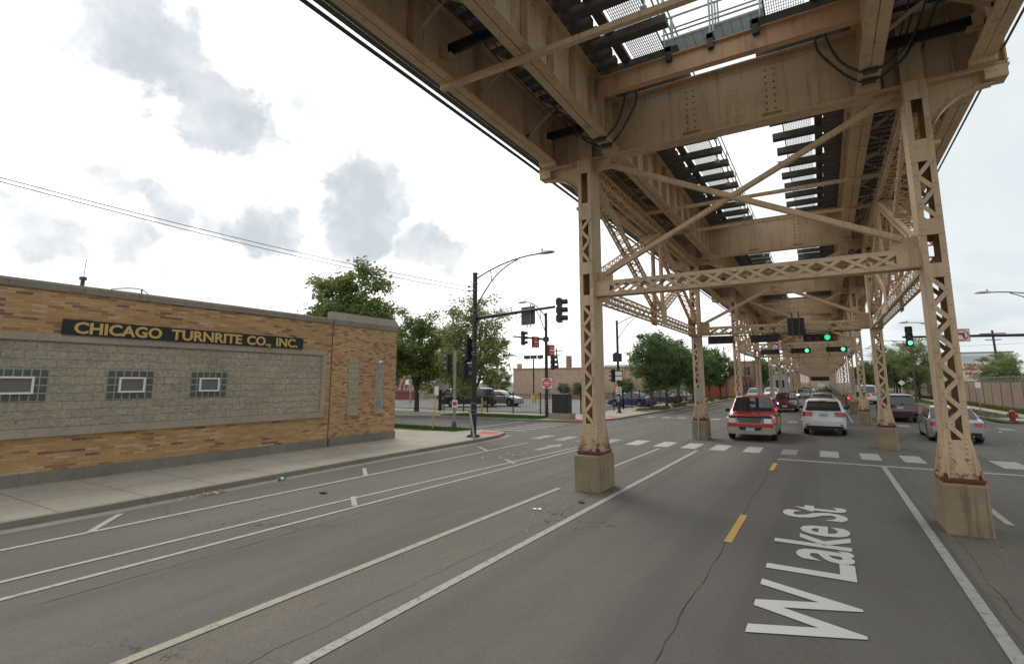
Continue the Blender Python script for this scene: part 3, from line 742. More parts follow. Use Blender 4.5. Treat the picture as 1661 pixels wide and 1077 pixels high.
def sway_mesh():
    m = MB(); a = CD - .17
    for z0, z1 in ((4.59, 4.68), (4.87, 4.96)): 
        for y in (-.15, .15): m.box(-a, a, y - .007, y + .007, z0, z1)
        zz = z0 if z0 < 4.7 else z1 - .012
        for y in (-.105, .105): m.box(-a, a, y - .045, y + .045, zz, zz + .012)
    for f in (-1, 1):
        n = 13; L = 2 * (a - .36); st = L / n
        for i in range(n):
            x0 = -a + .36 + i * st
            m.bar((x0, f * .16, 4.64), (x0 + st, f * .16, 4.91), .06, .009, (0, 1, 0)); m.bar((x0, f * .169, 4.91), (x0 + st, f * .169, 4.64), .06, .009, (0, 1, 0))
            m.rivet((x0, f * .158, 4.645), (0, f, 0), .014); m.rivet((x0 + .08, f * .158, 4.645), (0, f, 0), .014)
            m.rivet((x0, f * .158, 4.92), (0, f, 0), .014)
        for s in (-1, 1):
            m.box(s * a, s * (a - .38), f * .158, f * .17, 4.60, 4.955)
            for x in (.05, .14, .23, .32): m.rivet((s * (a - x), f * .17, 4.63), (0, f, 0), .014); m.rivet((s * (a - x), f * .17, 4.92), (0, f, 0), .014)
    for i in range(26):
        x0 = -a + .2 + i * (2 * a - .4) / 26; m.bar((x0, -.1 if i % 2 else .1, 4.592), (x0 + (2 * a - .4) / 26, .1 if i % 2 else -.1, 4.592), .045, .008, (0, 0, 1))
    for s in (-1, 1): m.prism([(s * a, 4.96), (s * (a - .42), 4.96), (s * (a - .42), 5.12), (s * (a - .3), 5.22), (s * a, 5.22)], 'y', -.01, .01)
    return m.me('sway_strut', steel)
def brace_mesh(s):
    m = MB(); A = (-s * 2.95, s * .03, 5.18); B = (s * 3.08, s * .03, 8.1)
    m.bar(A, B, .012, .14, (0, 0, 1)); m.bar((A[0], A[1] - .05, A[2] - .06), (B[0], B[1] - .05, B[2] - .06), .1, .012, (0, 0, 1))
    for i in range(4): m.rivet((A[0] + s * .1 * i, A[1] - .012, A[2] + .048 * i), (0, -1, 0), .015)
    m.box(s * (CD - .17), s * (CD - .62), -.012 + s * .06, .012 + s * .06, 7.85, 8.15)
    return m.me('sway_brace', steel)
M_col, M_ped, M_plate, M_gir = col_mesh(), ped_mesh(), plate_mesh(), girder_mesh()
M_brk = {s: bracket_mesh(s) for s in (-1, 1)}; M_sway = sway_mesh(); M_brace = {s: brace_mesh(s) for s in (-1, 1)}

# ---- span members (local y from 0 to SP between bents)
def track_girder_mesh(outer):
    m = MB(); zb, zt = 8.30, 9.62; w = .185
    m.box(-.008, .008, .02, SP - .02, zb, zt)
    for s in (-1, 1):
        m.box(s * .008, s * w, .02, SP - .02, zb - .012 , zb + .004); m.box(s * .008, s * .022, .02, SP - .02, zb + .004, zb + .13)
        m.box(s * .008, s * w, .02, SP - .02, zt - .004, zt + .012); m.box(s * .008, s * .022, .02, SP - .02, zt - .15, zt - .004)
        m.box(s * .012, s * (w - .015), 1.6, SP - 1.6, zb - .026, zb - .012)
        for k in range(12):
            y = .55 + k * 1.045
            if outer and k % 2: continue
            m.box(s * .022, s * .034, y - .055, y + .055, zb + .13, zt - .15); m.box(s * .034, s * .13, y - .006, y + .006, zb + .004, zt - .004)
            for i in range(8): m.rivet((s * .034, y + .035, zb + .22 + i * .125), (s, 0, 0), .013)
        y = .12
        while y < SP - .1:
            m.rivet((s * .022, y, zb + .065), (s, 0, 0), .014); m.rivet((s * .022, y, zt - .08), (s, 0, 0), .014)
            m.rivet((s * .1, y, zb - .013 if (y < 1.6 or y > SP - 1.6) else zb - .027), (0, 0, -1), .013); y += .24
    return m.me('track_girder', steel)
def long_strut_mesh():
    m = MB(); a, b = .3, SP - .3
    laced(m, (0, a, 4.72), (0, b, 4.72), (1, 0, 0), .34, .33, .06, .012, .045, .24, 'wd')
    for y in (SP / 2,): m.box(-.19, -.178, y - .35, y + .35, 4.5, 5.25); m.box(.178, .19, y - .35, y + .35, 4.5, 5.25)
    for y in (.55, SP - .55): m.box(-.19, -.178, y - .26, y + .26, 4.52, 5.3); m.box(.178, .19, y - .26, y + .26, 4.52, 5.3)
    for i in range(40):
        for s in (-1, 1): m.rivet((s * .12, a + .15 + i * .3, 4.55), (0, 0, -1), .016)
    return m.me('lower_chord', steel)
def upper_chord_mesh():
    m = MB(); laced(m, (0, .3, 7.93), (0, SP - .3, 7.93), (1, 0, 0), .34, .34, .07, .012, .05, .26, 'wd')
    m.box(-.18, .18, SP / 2 - .3, SP / 2 + .3, 7.65, 7.68)
    return m.me('upper_chord', steel)
def post_mesh():
    m = MB(); laced(m, (0, SP / 2, 4.9), (0, SP / 2, 7.8), (1, 0, 0), .34, .3, .055, .012, .05, .3, 'w', 'X'); return m.me('middle_post', steel)
def diag_mesh(A, B):
    m = MB(); laced(m, A, B, (1, 0, 0), .34, .2, .05, .012, .035, .2, 'wd'); return m.me('diagonal_brace', steel)
h = SP / 2
M_diag = [diag_mesh((0, .35, 7.55), (0, h - .25, 5.1)), diag_mesh((0, .35, 5.15), (0, h - .2, 7.7)), diag_mesh((0, h + .25, 5.1), (0, SP - .35, 7.55)), diag_mesh((0, h + .2, 7.7), (0, SP - .35, 5.15))]
M_tgo, M_tgi, M_ls, M_uc, M_post = track_girder_mesh(True), track_girder_mesh(False), long_strut_mesh(), upper_chord_mesh(), post_mesh()
def lateral_mesh():
    m = MB()
    for y in (4.15 + .9, 8.0): 
        m.box(-4.5, 4.5, y - .05, y + .05, 8.19, 8.2); m.box(-4.5, 4.5, y - .05, y - .04, 8.2, 8.285)
    return m.me('lateral_bar', steel)
def frame_mesh(s):
    m = MB()
    for y in (0,):       # small cross frame between the two girders of a track
        for (a, b) in (((2.72, 8.45), (4.33, 9.5)), ((2.72, 9.5), (4.33, 8.45))): m.bar((s * a[0], y, a[1]), (s * b[0], y, b[1]), .07, .012, (0, 1, 0))
        m.box(s * 2.7, s * 4.35, y - .03, y + .03, 9.44, 9.52)
    return m.me('cross_frame', steel)
M_lat = lateral_mesh(); M_fr = {s: frame_mesh(s) for s in (-1, 1)}
def rail_mesh():
    m = MB()
    for dx in (-.75, .75):
        m.box(dx - .035, dx + .035, 0, SP, 9.97, 10.0); m.box(dx - .009, dx + .009, 0, SP, 9.87, 9.97); m.box(dx - .065, dx + .065, 0, SP, 9.86, 9.875)
    for dx in (-1.12, -.42, .42, 1.12): m.box(dx - .1, dx + .1, 0, SP, 9.86, 10.0)
    return m.me('rail', [steel_rust])
M_rail = rail_mesh()
def walk_mesh(s):
    """open bar grating walkway on the long tie ends beside the middle gap; s is the side"""
    m = MB()
    x = 1.02
    while x < 1.72: m.box(s * x, s * (x + .010), 0, SP, 9.862, 9.892); x += .042
    y = .05
    while y < SP: m.box(s * 1.02, s * 1.72, y, y + .008, 9.868, 9.874); y += .1
    m.box(s * 1.0, s * 1.02, 0, SP, 9.86, 9.90); m.box(s * 1.80, s * 2.0, 0, SP, 9.86, 9.95, 1)
    return m.me('walkway', [galv, wood])
M_walk = {s: walk_mesh(s) for s in (-1, 1)}
def railing_mesh():
    m = MB(); X = -.97
    for z in (10.25, 10.6, 10.95): m.tube([(X, 0, z), (X, SP, z)], .021, 6)
    for k in range(6): y = .7 + k * 2.25; m.tube([(X, y, 9.62), (X, y, 10.95)], .024, 6); m.box(X - .06, X + .06, y - .06, y + .06, 9.6, 9.7)
    return m.me('railing', galv)
M_railing = railing_mesh()

NB0, NB1 = -1, 27
for k in range(NB0, NB1 + 1):
    y = k * SP
    for s in (-1, 1):
        c = link('column', M_col, el, (s * CD, y, 0)); link('pedestal', M_ped, c); link('base_plate', M_plate, c)
    gr_ = link('cross_girder', M_gir, el, (0, y, 0))
    for s in (-1, 1): link('bracket', M_brk[s], gr_)
    link('sway_strut', M_sway, el, (0, y, 0))
    for s in (-1, 1): link('sway_brace', M_brace[s], el, (0, y, 0))
far = MB()
far_src = [(M_tgo, 4.38), (M_tgo, -4.38), (M_tgi, 2.67), (M_tgi, -2.67)]
FARK = 19
for k in range(NB0, NB1):
    y = k * SP
    if k < FARK:
        for me_, x in far_src: link('track_girder', me_, el, (x, y, 0))
    else:
        for _, x in far_src: far.box(x - .01, x + .01, y + .05, y + SP - .05, 8.3, 9.6); far.box(x - .18, x + .18, y + .05, y + SP - .05, 8.29, 8.31)
    if 0 <= k < 22 and k % 2 == 0:        # the bents stand in braced pairs
        for s in (-1, 1):
            link('lower_chord', M_ls, el, (s * CD, y, 0)); link('upper_chord', M_uc, el, (s * CD, y, 0)); link('middle_post', M_post, el, (s * CD, y, 0))
            if k < 17:
                for d_ in M_diag: link('diagonal_brace', d_, el, (s * CD, y, 0))
    link('lateral_bar', M_lat, el, (0, y, 0))
    if k < 8:
        for s in (-1, 1):
            for dy in (2.6, 4.7, 6.8, 8.9, 11.0): link('cross_frame', M_fr[s], el, (0, y + dy, 0))
    for s in (-1, 1):
        link('rail', M_rail, el, (s * 3.52, y, 0))
        link('walkway', M_walk[s], el, (0, y, 0))
    if k < 10: link('railing', M_railing, el, (0, y, 0))
tag(far.build('track_girder', steel, el), kind='stuff')
# timber ties, every third one long enough to carry the walkway
rt = random.Random(11)
ties = []; TP = .38
y = -SP + .1; i = 0
while y < 22 * SP:
    for s in (-1, 1):
        x0 = .72 + rt.uniform(-.05, .05) if i % 3 == 0 else 2.0 + rt.uniform(-.04, .04)
        ties.append((abs(y + Y0 - 13), s, x0, 5.05 + rt.uniform(-.04, .04), y, rt.uniform(-.008, .008), i % 3 == 0))
    y += TP; i += 1
ties.sort(key=lambda q: (q[0]))
rest = MB()
for n_, (_, s, x0, x1, y, j, lg) in enumerate(ties):
    m = MB() if n_ < 96 else rest
    hw_ = .115 if lg else .095; m.box(s * x0, s * x1, y - hw_, y + hw_, 9.67 + j, 9.855 + j)
    if n_ < 96: m.build('crosstie', wood, el)
tag(rest.build('crosstie', wood, el), kind='stuff')
# salmon floor beam and crossover walkway with railings just before the first bent
m = MB(); yb = 10.52 - Y0
m.box(-2.62, 2.62, yb - .006, yb + .006, 9.0, 9.42); m.box(-2.62, 2.62, yb - .09, yb + .09, 8.985, 9.0); m.box(-2.62, 2.62, yb - .09, yb + .09, 9.42, 9.435)
m.build('floor_beam', steel_new, el)
m = MB(); x = -1.0
yy = yb + .02
while yy < yb + .82: m.box(-1.0, 1.0, yy, yy + .008, 9.86, 9.89); yy += .035
for x in [-.95 + .19 * i for i in range(11)]: m.box(x, x + .008, yb + .02, yb + .82, 9.87, 9.876)
for x in (-.85, 0, .85): m.box(x - .07, x + .07, yb - .12, yb + .9, 9.5, 9.62, 1); m.box(x - .06, x + .06, yb - .12, yb - .02, 9.3, 9.6, 1)
m.build('walkway', [galv, blacksteel], el)
m = MB()
for yr in (yb + .0, yb + .86):
    for z in (9.98, 10.35, 10.7, 11.0): m.tube([(-1.0, yr, z), (1.0, yr, z)], .02, 6)
    for x in (-.95, 0, .06, .95): m.tube([(x, yr, 9.7), (x, yr, 11.0)], .022, 6)
m.build('railing', galv, el)
# long bottom flange bar seen below the girders, and dark cable trays between them
m = MB(); yb = 7.38 - Y0; m.box(-4.55, 4.55, yb - .055, yb + .055, 8.17, 8.182); m.box(-4.55, 4.55, yb - .055, yb - .043, 8.182, 8.27); m.build('lateral_bar', steel, el)
for s in (-1, 1):
    for yy in (7.2 - Y0, 11.35 - Y0):
        m = MB(); m.box(s * 2.8, s * 4.3, yy - .03, yy + .03, 8.72, 8.9); m.box(s * 2.8, s * 4.3, yy - .09, yy + .09, 8.88, 8.9)
        m.box(s * 4.12, s * 4.34, yy - .12, yy + .05, 8.66, 8.70, 1); m.box(s * 4.2, s * 4.34, yy - .14, yy - .1, 8.66, 8.92, 1)
        m.build('cable_tray', [blacksteel, steel], el)
def sagc(a, b, n=10, sag=.03):
    a = Vector(a); b = Vector(b); return [a.lerp(b, i / n) - Vector((0, 0, sag * 4 * (i / n) * (1 - i / n))) for i in range(n + 1)]
for s in (-1, 1):
    for x in (3.3, 3.45, 3.62, 3.2):
        m = MB()
        m.tube(sagc((s * x, -13, 8.98), (s * x, 7.2 - Y0, 8.95), 8, .15), .017, 6); m.tube(sagc((s * x, 7.2 - Y0, 8.95), (s * x, 11.4 - Y0, 8.95), 8, .1), .017, 6); m.tube(sagc((s * x, 11.4 - Y0, 8.95), (s * x, SP, 8.95), 8, .2), .017, 6)
        m.build('conduit', cablem, el)
# feeder conduits outside the edge girders
for x, z, r in ((-4.88, 8.60, .055), (-4.99, 8.56, .055), (-5.24, 8.60, .04), (4.72, 8.48, .022), (-5.13, 8.66, .02)):
    m = MB()
    for k in range(NB0, 20): m.tube([(x, k * SP, z), (x, k * SP + SP / 2, z - .03), (x, (k + 1) * SP, z)], r, 6)
    m.build('conduit', cablem, el)
# heavy power cables looping under the inner girders at the first bent
def bez(pts, n=24):
    out = []
    P = [Vector(pts[0])] + [Vector(p) for p in pts] + [Vector(pts[-1])]
    for i in range(1, len(P) - 2):
        for k in range(n // 3):
            t_ = k / (n // 3); p0, p1, p2, p3 = P[i - 1:i + 3]
            out.append(.5 * ((2 * p1) + (p2 - p0) * t_ + (2 * p0 - 5 * p1 + 4 * p2 - p3) * t_ ** 2 + (3 * p1 - p0 - 3 * p2 + p3) * t_ ** 3))
    out.append(P[-1]); return out
for s, dy in ((-1, 0), (-1, .38), (1, 0), (1, .38)):
    yy = -.95 + dy; L = .1 + dy * .4
    pts = [(s * (2.05), yy - .25, 9.75), (s * (2.1 - L), yy - .05, 9.25), (s * (2.2), yy, 8.62), (s * 2.5, yy + .02, 8.30), (s * 2.67, yy + .02, 8.255), (s * 2.9, yy + .02, 8.30), (s * 3.25, yy, 8.55), (s * 3.45, yy, 8.95)]
    m = MB(); m.tube(bez(pts), .026, 8); m.box(s * 2.55, s * 2.78, yy - .04, yy + .08, 8.215, 8.28); m.build('power_cable', cablem, el, smooth=60)
# dark overpass girder crossing far down the line
m = MB(); yf = 241
m.box(-3.3, 3.3, yf - .3, yf + .3, 2.95, 5.3); m.build('station_fascia', blacksteel, el, (0, -Y0, 0))
m = MB(); yf = 262
m.box(-4.4, -1.4, yf, yf + 2, 0, 8); m.box(1.4, 4.4, yf, yf + 2, 0, 8); m.box(-1.4, 1.4, yf, yf + 2, 1.9, 8); m.build('station_wall', steel, el, (0, -Y0, 0))

# ================================================================== FACTORY BUILDING
FX = -16.1
b = empty('factory_building', 'low orange brick factory with stone coping and pale split-face block panel', 'building', (FX, 3, 0))
def bl(mb, name, mat, parent=b, **k):      # geometry given in world coordinates, parented to the building
    return mb.build(name, mat, parent, tuple(-c for c in (FX, 3, 0)) if parent is b else (0, 0, 0), **k)
m = MB(); m.box(-40, FX, -14, 13.38, .4, 4.72); bl(m, 'wall', brick_main)
m = MB(); m.box(-40, FX + .012, 13.42, 16.90, .4, 4.70, 0)
ob = bl(m, 'wall', [brick_wing, brick_side])
for p in ob.data.polygons:
    if abs(p.normal.y) > .5: p.material_index = 1
m = MB(); m.box(-39.9, FX - .03, 13.375, 13.425, .1, 4.72); bl(m, 'joint', plain('dark_joint', (.06, .045, .03), .9))
m = MB(); m.box(-40, FX + .045, -14, 13.36, 4.725, 4.86); m.prism([(FX + .05, 4.86), (FX + .02, 4.93), (FX - .3, 4.95), (FX - .3, 4.86)], 'y', -14, 13.36); m.box(-40, -39.7, -14, 13.3, 4.86, 4.95); bl(m, 'coping', copingm)
m = MB(); m.prism([(FX + .05, 4.70), (FX + .05, 4.90), (FX - .14, 5.22), (FX - .4, 5.22), (FX - .4, 4.70)], 'y', 13.44, 16.94); m.box(-40, FX - .4, 16.5, 16.94, 4.70, 5.1)
bl(m, 'coping', copingm)
m = MB(); m.box(-40, FX + .03, -14, 13.37, .05, .40); m.box(-40, FX + .05, 13.43, 16.93, .05, .42); bl(m, 'foundation', foundm)
# big framed panel
m = MB(); T = FX + .075
m.box(FX, T, -9.8, 13.12, 3.49, 3.66); m.box(FX, T, -9.8, 13.12, 1.21, 1.40); m.box(FX, T - .003, 12.93, 13.12, 1.405, 3.485); m.box(FX, T - .003, -9.8, -9.6, 1.405, 3.485)
bl(m, 'panel_frame', stonem)
m = MB(); m.box(FX, FX + .03, -9.6, 12.93, 1.40, 3.49); bl(m, 'block_panel', block_m)
def blockwin(y0, y1, iy0, iy1, n):
    w = MB(); xo = FX + .03; w.box(xo, xo + .012, y0, y1, 2.05, 2.81)
    o = bl(w, 'window', mortarm)
    gmb = MB(); nz = 4; dy = (y1 - y0) / n; dz = .76 / nz
    for i in range(n):
        for j in range(nz):
            a0, a1, z0, z1 = y0 + i * dy + .014, y0 + (i + 1) * dy - .014, 2.05 + j * dz + .014, 2.05 + (j + 1) * dz - .014
            if a1 > iy0 and a0 < iy1 and z1 > 2.30 and z0 < 2.55: 
                if a0 > iy0 - .02 and a1 < iy1 + .02: continue
            c = Vector((xo + .024, (a0 + a1) / 2, (z0 + z1) / 2))
            e = .02; P = [(xo + .012, a0, z0), (xo + .012, a1, z0), (xo + .012, a1, z1), (xo + .012, a0, z1)]
            Q = [(c.x, a0 + e, z0 + e), (c.x, a1 - e, z0 + e), (c.x, a1 - e, z1 - e), (c.x, a0 + e, z1 - e)]
            gmb.mesh(P + Q, [(4, 5, 6, 7), (0, 1, 5, 4), (1, 2, 6, 5), (2, 3, 7, 6), (3, 0, 4, 7)])
    gmb.build('glass_block', glassblock, o)
    fm = MB(); X0, X1 = xo + .02, xo + .075; f = .045
    fm.box(X0, X1, iy0, iy1, 2.22, 2.22 + f); fm.box(X0, X1, iy0, iy1, 2.63 - f, 2.63); fm.box(X0, X1 - .002, iy0, iy0 + f, 2.22 + f, 2.63 - f); fm.box(X0, X1 - .002, iy1 - f, iy1, 2.22 + f, 2.63 - f)
    fr_ = fm.build('frame', whitepaint, o)
    p = MB(); p.box(X0, X0 + .02, iy0 + f, iy1 - f, 2.22 + f, 2.63 - f); p.build('pane', ventpane, o)
blockwin(3.86, 5.0, 4.08, 4.73, 7); blockwin(6.2, 7.3, 6.46, 7.08, 6); blockwin(8.29, 9.38, 8.53, 9.13, 6); blockwin(1.4, 2.5, 1.65, 2.26, 6); blockwin(-1.2, -.1, -.9, -.35, 6)
for y0, y1 in ((14.25, 14.74), (15.66, 16.13)):
    m = MB(); m.box(FX, FX + .035, y0, y1, 1.30, 3.42); o = bl(m, 'block_inset', block_m)
    m = MB(); m.box(FX, FX + .09, y0 - .01, y1 + .01, 1.20, 1.30); m.build('sill', stonem, o)
m = MB(); m.box(FX + .03, FX + .045, 15.75, 16.02, 1.5, 1.75); bl(m, 'plaque', plain('bluish_plaque', (.20, .27, .33), .5, 0, .2, 12))
m = MB(); m.poly([(-39.7, -14, 4.80), (FX - .28, -14, 4.80), (FX - .28, 16.5, 4.80), (-39.7, 16.5, 4.80)]); bl(m, 'roof', asphalt('tar_roof', (.08, .08, .08)))
# sign board
so = empty('sign_board', 'long black board with gold CHICAGO TURNRITE lettering high on the brick factory', 'sign', (FX + .02, 5.14, 3.66))
m = MB(); m.box(0, .09, 0, 6.88, .0, .385); m.build('board', signblack, so)
words = [('CHICAGO', .21, 2.22), ('TURNRITE', 2.47, 4.58), ('CO.,', 4.75, 5.60), ('INC.', 5.80, 6.64)]
for wd, a0, a1 in words:
    o = link('lettering', text_mesh('lettering', wd, gold, a1 - a0, .285, .02, .03), so, (.09, a0, .055)); orient(o, (0, 1, 0), (0, 0, 1))
# security camera
co = empty('security_camera', 'small white dome security camera high on the narrow block inset at the factory corner', 'camera', (FX + .035, 15.82, 3.32))
m = MB(); m.blob((.11, 0, 0), .08, .08, .08, 0, 14, 8); m.box(0, .08, -.05, .05, -.03, .05); m.build('housing', whitepaint, co, smooth=50)
m = MB(); m.blob((.155, .01, -.025), .04, .045, .04); m.build('lens', blackplastic, co, smooth=50)
vo = empty('roof_vent', 'little dark vent pipe with thin antenna on the factory roof edge', 'vent', (FX - .6, 5.65, 4.8))
m = MB(); m.tube([(0, 0, 0), (0, 0, .42)], .05); m.tube([(0, 0, .38), (0, 0, .46)], .085); m.build('pipe', signback, vo); m = MB(); m.tube([(0, .01, .44), (.01, .02, .95)], .008, 5); m.build('antenna', signback, vo)
vo = empty('roof_bracket', 'low thin bent wire bracket on the factory roof right of the vent pipe', 'bracket', (FX - .6, 6.75, 4.85))
m = MB(); m.tube(bez([(0, -.45, .18), (0, 0, .28), (0, .35, .26), (0, .6, .02)]), .012, 5); m.tube([(0, .3, 0), (0, .3, .3)], .02, 6); m.build('wire', signback, vo)

# ================================================================== POLES, SIGNALS, SIGNS
def signal_head(name, label, loc, facing, lit=None, horiz=False, hot=False, group=None, sz=.3):
    """three-section signal; facing = direction the lenses look (degrees, 0 = +X, -90 = -Y)"""
    o = empty(name, label, 'traffic light', loc, R(facing), group)
    m = MB(); S = sz * 1.12
    cs = [(0, (i - 1) * S) for i in (2, 1, 0)] if not horiz else [((i - 1) * S, 0) for i in (0, 1, 2)]
    for (h_, v_) in cs:
        m.box(-.09, .09, h_ - sz * .5, h_ + sz * .5, v_ - sz * .5, v_ + sz * .5)
        m.box(-.13, -.09, h_ - sz * .36, h_ + sz * .36, v_ - sz * .36, v_ + sz * .36)
    if horiz: m.box(-.07, .07, -1.5 * S, 1.5 * S, -sz * .42, sz * .42); m.box(.085, .1, -1.6 * S, 1.6 * S, -sz * .52, sz * .52)
    else: m.box(-.07, .07, -sz * .42, sz * .42, -1.5 * S, 1.5 * S)
    m.build('housing', blackplastic, o)
    cols = [red_off, amber_off, green_off]
    for i, (h_, v_) in enumerate(cs):
        mat = cols[i]
        if lit == i: mat = green_hot if hot else green_on
        l = MB(); n = 18; r = sz * .36
        l.disc((.104, h_, v_), (1, 0, 0), r, n); l.build('lens', mat, o)
        v = MB(); n = 14
        for k in range(n):
            a0 = math.pi * (-.22 + 1.44 * k / n); a1 = math.pi * (-.22 + 1.44 * (k + 1) / n)
            for rr, fl in ((r * 1.12, 0), (r * 1.05, 1)):
                p = [(.1, h_ + rr * math.cos(a0), v_ + rr * math.sin(a0)), (.1 + sz * .75, h_ + rr * math.cos(a0), v_ + rr * math.sin(a0)), (.1 + sz * .75, h_ + rr * math.cos(a1), v_ + rr * math.sin(a1)), (.1, h_ + rr * math.cos(a1), v_ + rr * math.sin(a1))]
                v.poly(p[::-1] if fl else p)
        v.build('visor', blackplastic, o)
    return o
def street_pole(label, base, H, arm, lampz, bands=(), r=.115, mat=None, name='street_lamp', cat='street lamp', parts=True, group=None, lowarm=None):
    """tapered pole with a curved double bracket arm (arm = dx, dy) and a cobra head"""
    mat = mat or blacksteel
    o = empty(name, label, cat, base, 0, group)
    m = MB(); m.tube([(0, 0, 0), (0, 0, H)], [r, r * .8], 14); m.tube([(0, 0, H), (0, 0, H + .06)], r * .95, 12)
    m.tube([(0, 0, 0), (0, 0, .12)], r * 1.35, 14); m.box(-r * 1.7, r * 1.7, -r * 1.7, r * 1.7, 0, .05)
    m.build('pole', mat, o, smooth=40)
    if bands:
        m = MB()
        for z in bands: m.tube([(0, 0, z), (0, 0, z + .025)], r * 1.03, 14, caps=False)
        m.build('band', greypole, o)
    if arm:
        ax, ay = arm; L = math.hypot(ax, ay); d = Vector((ax, ay, 0)) / L
        up_ = [Vector((0, 0, H - .25)) + d * (L * t_) + Vector((0, 0, (lampz - H + .25) * (1 - (1 - t_) ** 2))) for t_ in [i / 12 for i in range(13)]]
        lz = H - (lowarm or 1.5); tip = up_[8]
        lo = [Vector((0, 0, lz)).lerp(tip - Vector((0, 0, .05)), t_) + Vector((0, 0, .42 * math.sin(math.pi * t_) * L / 3.5)) - d * .0 for t_ in [i / 10 for i in range(11)]]
        m = MB(); m.tube(up_, .032, 8); m.tube(lo, .028, 8); m.bar(up_[3], lo[4], .03, .03)
        m.build('lamp_arm', mat, o, smooth=50)
        e = up_[-1]; m = MB(); n = Vector((-d.y, d.x, 0))
        sect = [(-.1, .05, .05), (.05, .10, .09), (.3, .16, .12), (.55, .15, .09), (.68, .05, .03)]
        bb = len(m.v)
        for (tt, w_, hh) in sect:
            for k in range(8):
                a = k * math.pi / 4; zz = math.sin(a) * hh; zz = zz if zz > 0 else zz * .45
                m.v.append(tuple(e + d * tt + n * (w_ * math.cos(a)) + Vector((0, 0, zz))))
        for i in range(4):
            for k in range(8): k2 = (k + 1) % 8; m.f.append((bb + i * 8 + k, bb + (i + 1) * 8 + k, bb + (i + 1) * 8 + k2, bb + i * 8 + k2)); m.m.append(0)
        m.f.append(tuple(bb + 32 + k for k in range(8))); m.m.append(0)
        m.tube([e + d * .1 + Vector((0, 0, .08)), e + d * .1 + Vector((0, 0, .2))], .04, 8)
        m.build('lamp_head', lampgrey, o, smooth=50)
    return o
def mast(o, z, vec, mat=blacksteel, r=.085):
    d = Vector(vec); m = MB(); p0 = Vector((0, 0, z)); m.tube([p0, p0 + d * .5, p0 + d], [r, r * .8, r * .6], 10)
    m.box(-.15, .15, -.15, .15, z - .16, z + .16); m.build('mast_arm', mat, o, smooth=40)
def sign_plate(name, label, loc, facing, w, hgt, mat=whitepaint, cat='sign', back=signback):
    """flat rectangular plate facing 'facing' degrees; returns the empty; local x = normal, y to the viewer's right"""
    o = empty(name, label, cat, loc, R(facing))
    m = MB(); m.box(-.012, 0, -w / 2, w / 2, -hgt / 2, hgt / 2, 1); m.box(.0, .006, -w / 2 + .0, w / 2, -hgt / 2, hgt / 2, 0); m.build('plate', [mat, back], o)
    return o
def put_text(o, s, mat, y0, z0, w, hgt, x=.008, bold=.02):
    q = link('lettering', text_mesh('lettering', s, mat, w, hgt, .003, bold), o, (x, y0, z0)); q.rotation_euler = Matrix(((0, 0, 1), (1, 0, 0), (0, 1, 0))).to_euler(); return q
def flat(o, name, pts, mat, x):
    m = MB(); m.poly([(x, a, c) for a, c in pts]); m.build(name, mat, o)
def ringpts(r0, r1, n=26):
    return [((r0, a), (r1, a)) for a in [2 * math.pi * i / n for i in range(n + 1)]]
def ringface(o, name, cy, cz, r0, r1, mat, x, n=28):
    m = MB()
    for i in range(n):
        a0, a1 = 2 * math.pi * i / n, 2 * math.pi * (i + 1) / n
        if r0 > 0: m.poly([(x, cy + r0 * math.cos(a0), cz + r0 * math.sin(a0)), (x, cy + r1 * math.cos(a0), cz + r1 * math.sin(a0)), (x, cy + r1 * math.cos(a1), cz + r1 * math.sin(a1)), (x, cy + r0 * math.cos(a1), cz + r0 * math.sin(a1))])
        else: m.poly([(x, cy, cz), (x, cy + r1 * math.cos(a0), cz + r1 * math.sin(a0)), (x, cy + r1 * math.cos(a1), cz + r1 * math.sin(a1))])
    m.build(name, mat, o)
def no_left_turn(label, loc, facing, s):
    o = sign_plate('no_left_turn_sign', label, loc, facing, s, s, whitepaint)
    m = MB(); e = s / 2
    for a, b_, c, d in ((-e, e, e - .02, e), (-e, e, -e, -e + .02), (-e, -e + .02, -e, e), (e - .02, e, -e, e)): m.poly([(.0075, a, c), (.0075, b_, c), (.0075, b_, d), (.0075, a, d)])
    m.build('border', blacksteel, o)
    # arrow: up then left (viewer's left = -y)
    q = s / .75; k = .09 * q
    flat(o, 'arrow', [(.06 * q, -.2 * q), (.06 * q + k, -.2 * q), (.06 * q + k, .14 * q), (-.1 * q, .14 * q), (-.1 * q, .22 * q), (-.24 * q, .1 * q), (-.1 * q, -.02 * q), (-.1 * q, .05 * q), (.06 * q, .05 * q)], blacksteel, .009)
    ringface(o, 'red_ring', 0, 0, s * .36, s * .44, redpaint, .011)
    m = MB(); d = s * .28; w = s * .028
    m.poly([(.012, -d - w, d - w), (.012, -d + w, d + w), (.012, d + w, -d + w), (.012, d - w, -d - w)]); m.build('red_slash', redpaint, o)
    return o
def do_not_enter(label, loc, facing, s):
    o = sign_plate('do_not_enter_sign', label, loc, facing, s, s, whitepaint)
    ringface(o, 'red_disc', 0, 0, 0, s * .46, redpaint, .0075)
    flat(o, 'white_bar', [(-s * .34, -s * .06), (s * .34, -s * .06), (s * .34, s * .06), (-s * .34, s * .06)], whitepaint, .009)
    put_text(o, 'DO NOT', whitepaint, -s * .26, s * .13, s * .52, s * .13, .009); put_text(o, 'ENTER', whitepaint, -s * .24, -s * .27, s * .48, s * .13, .009)
    return o

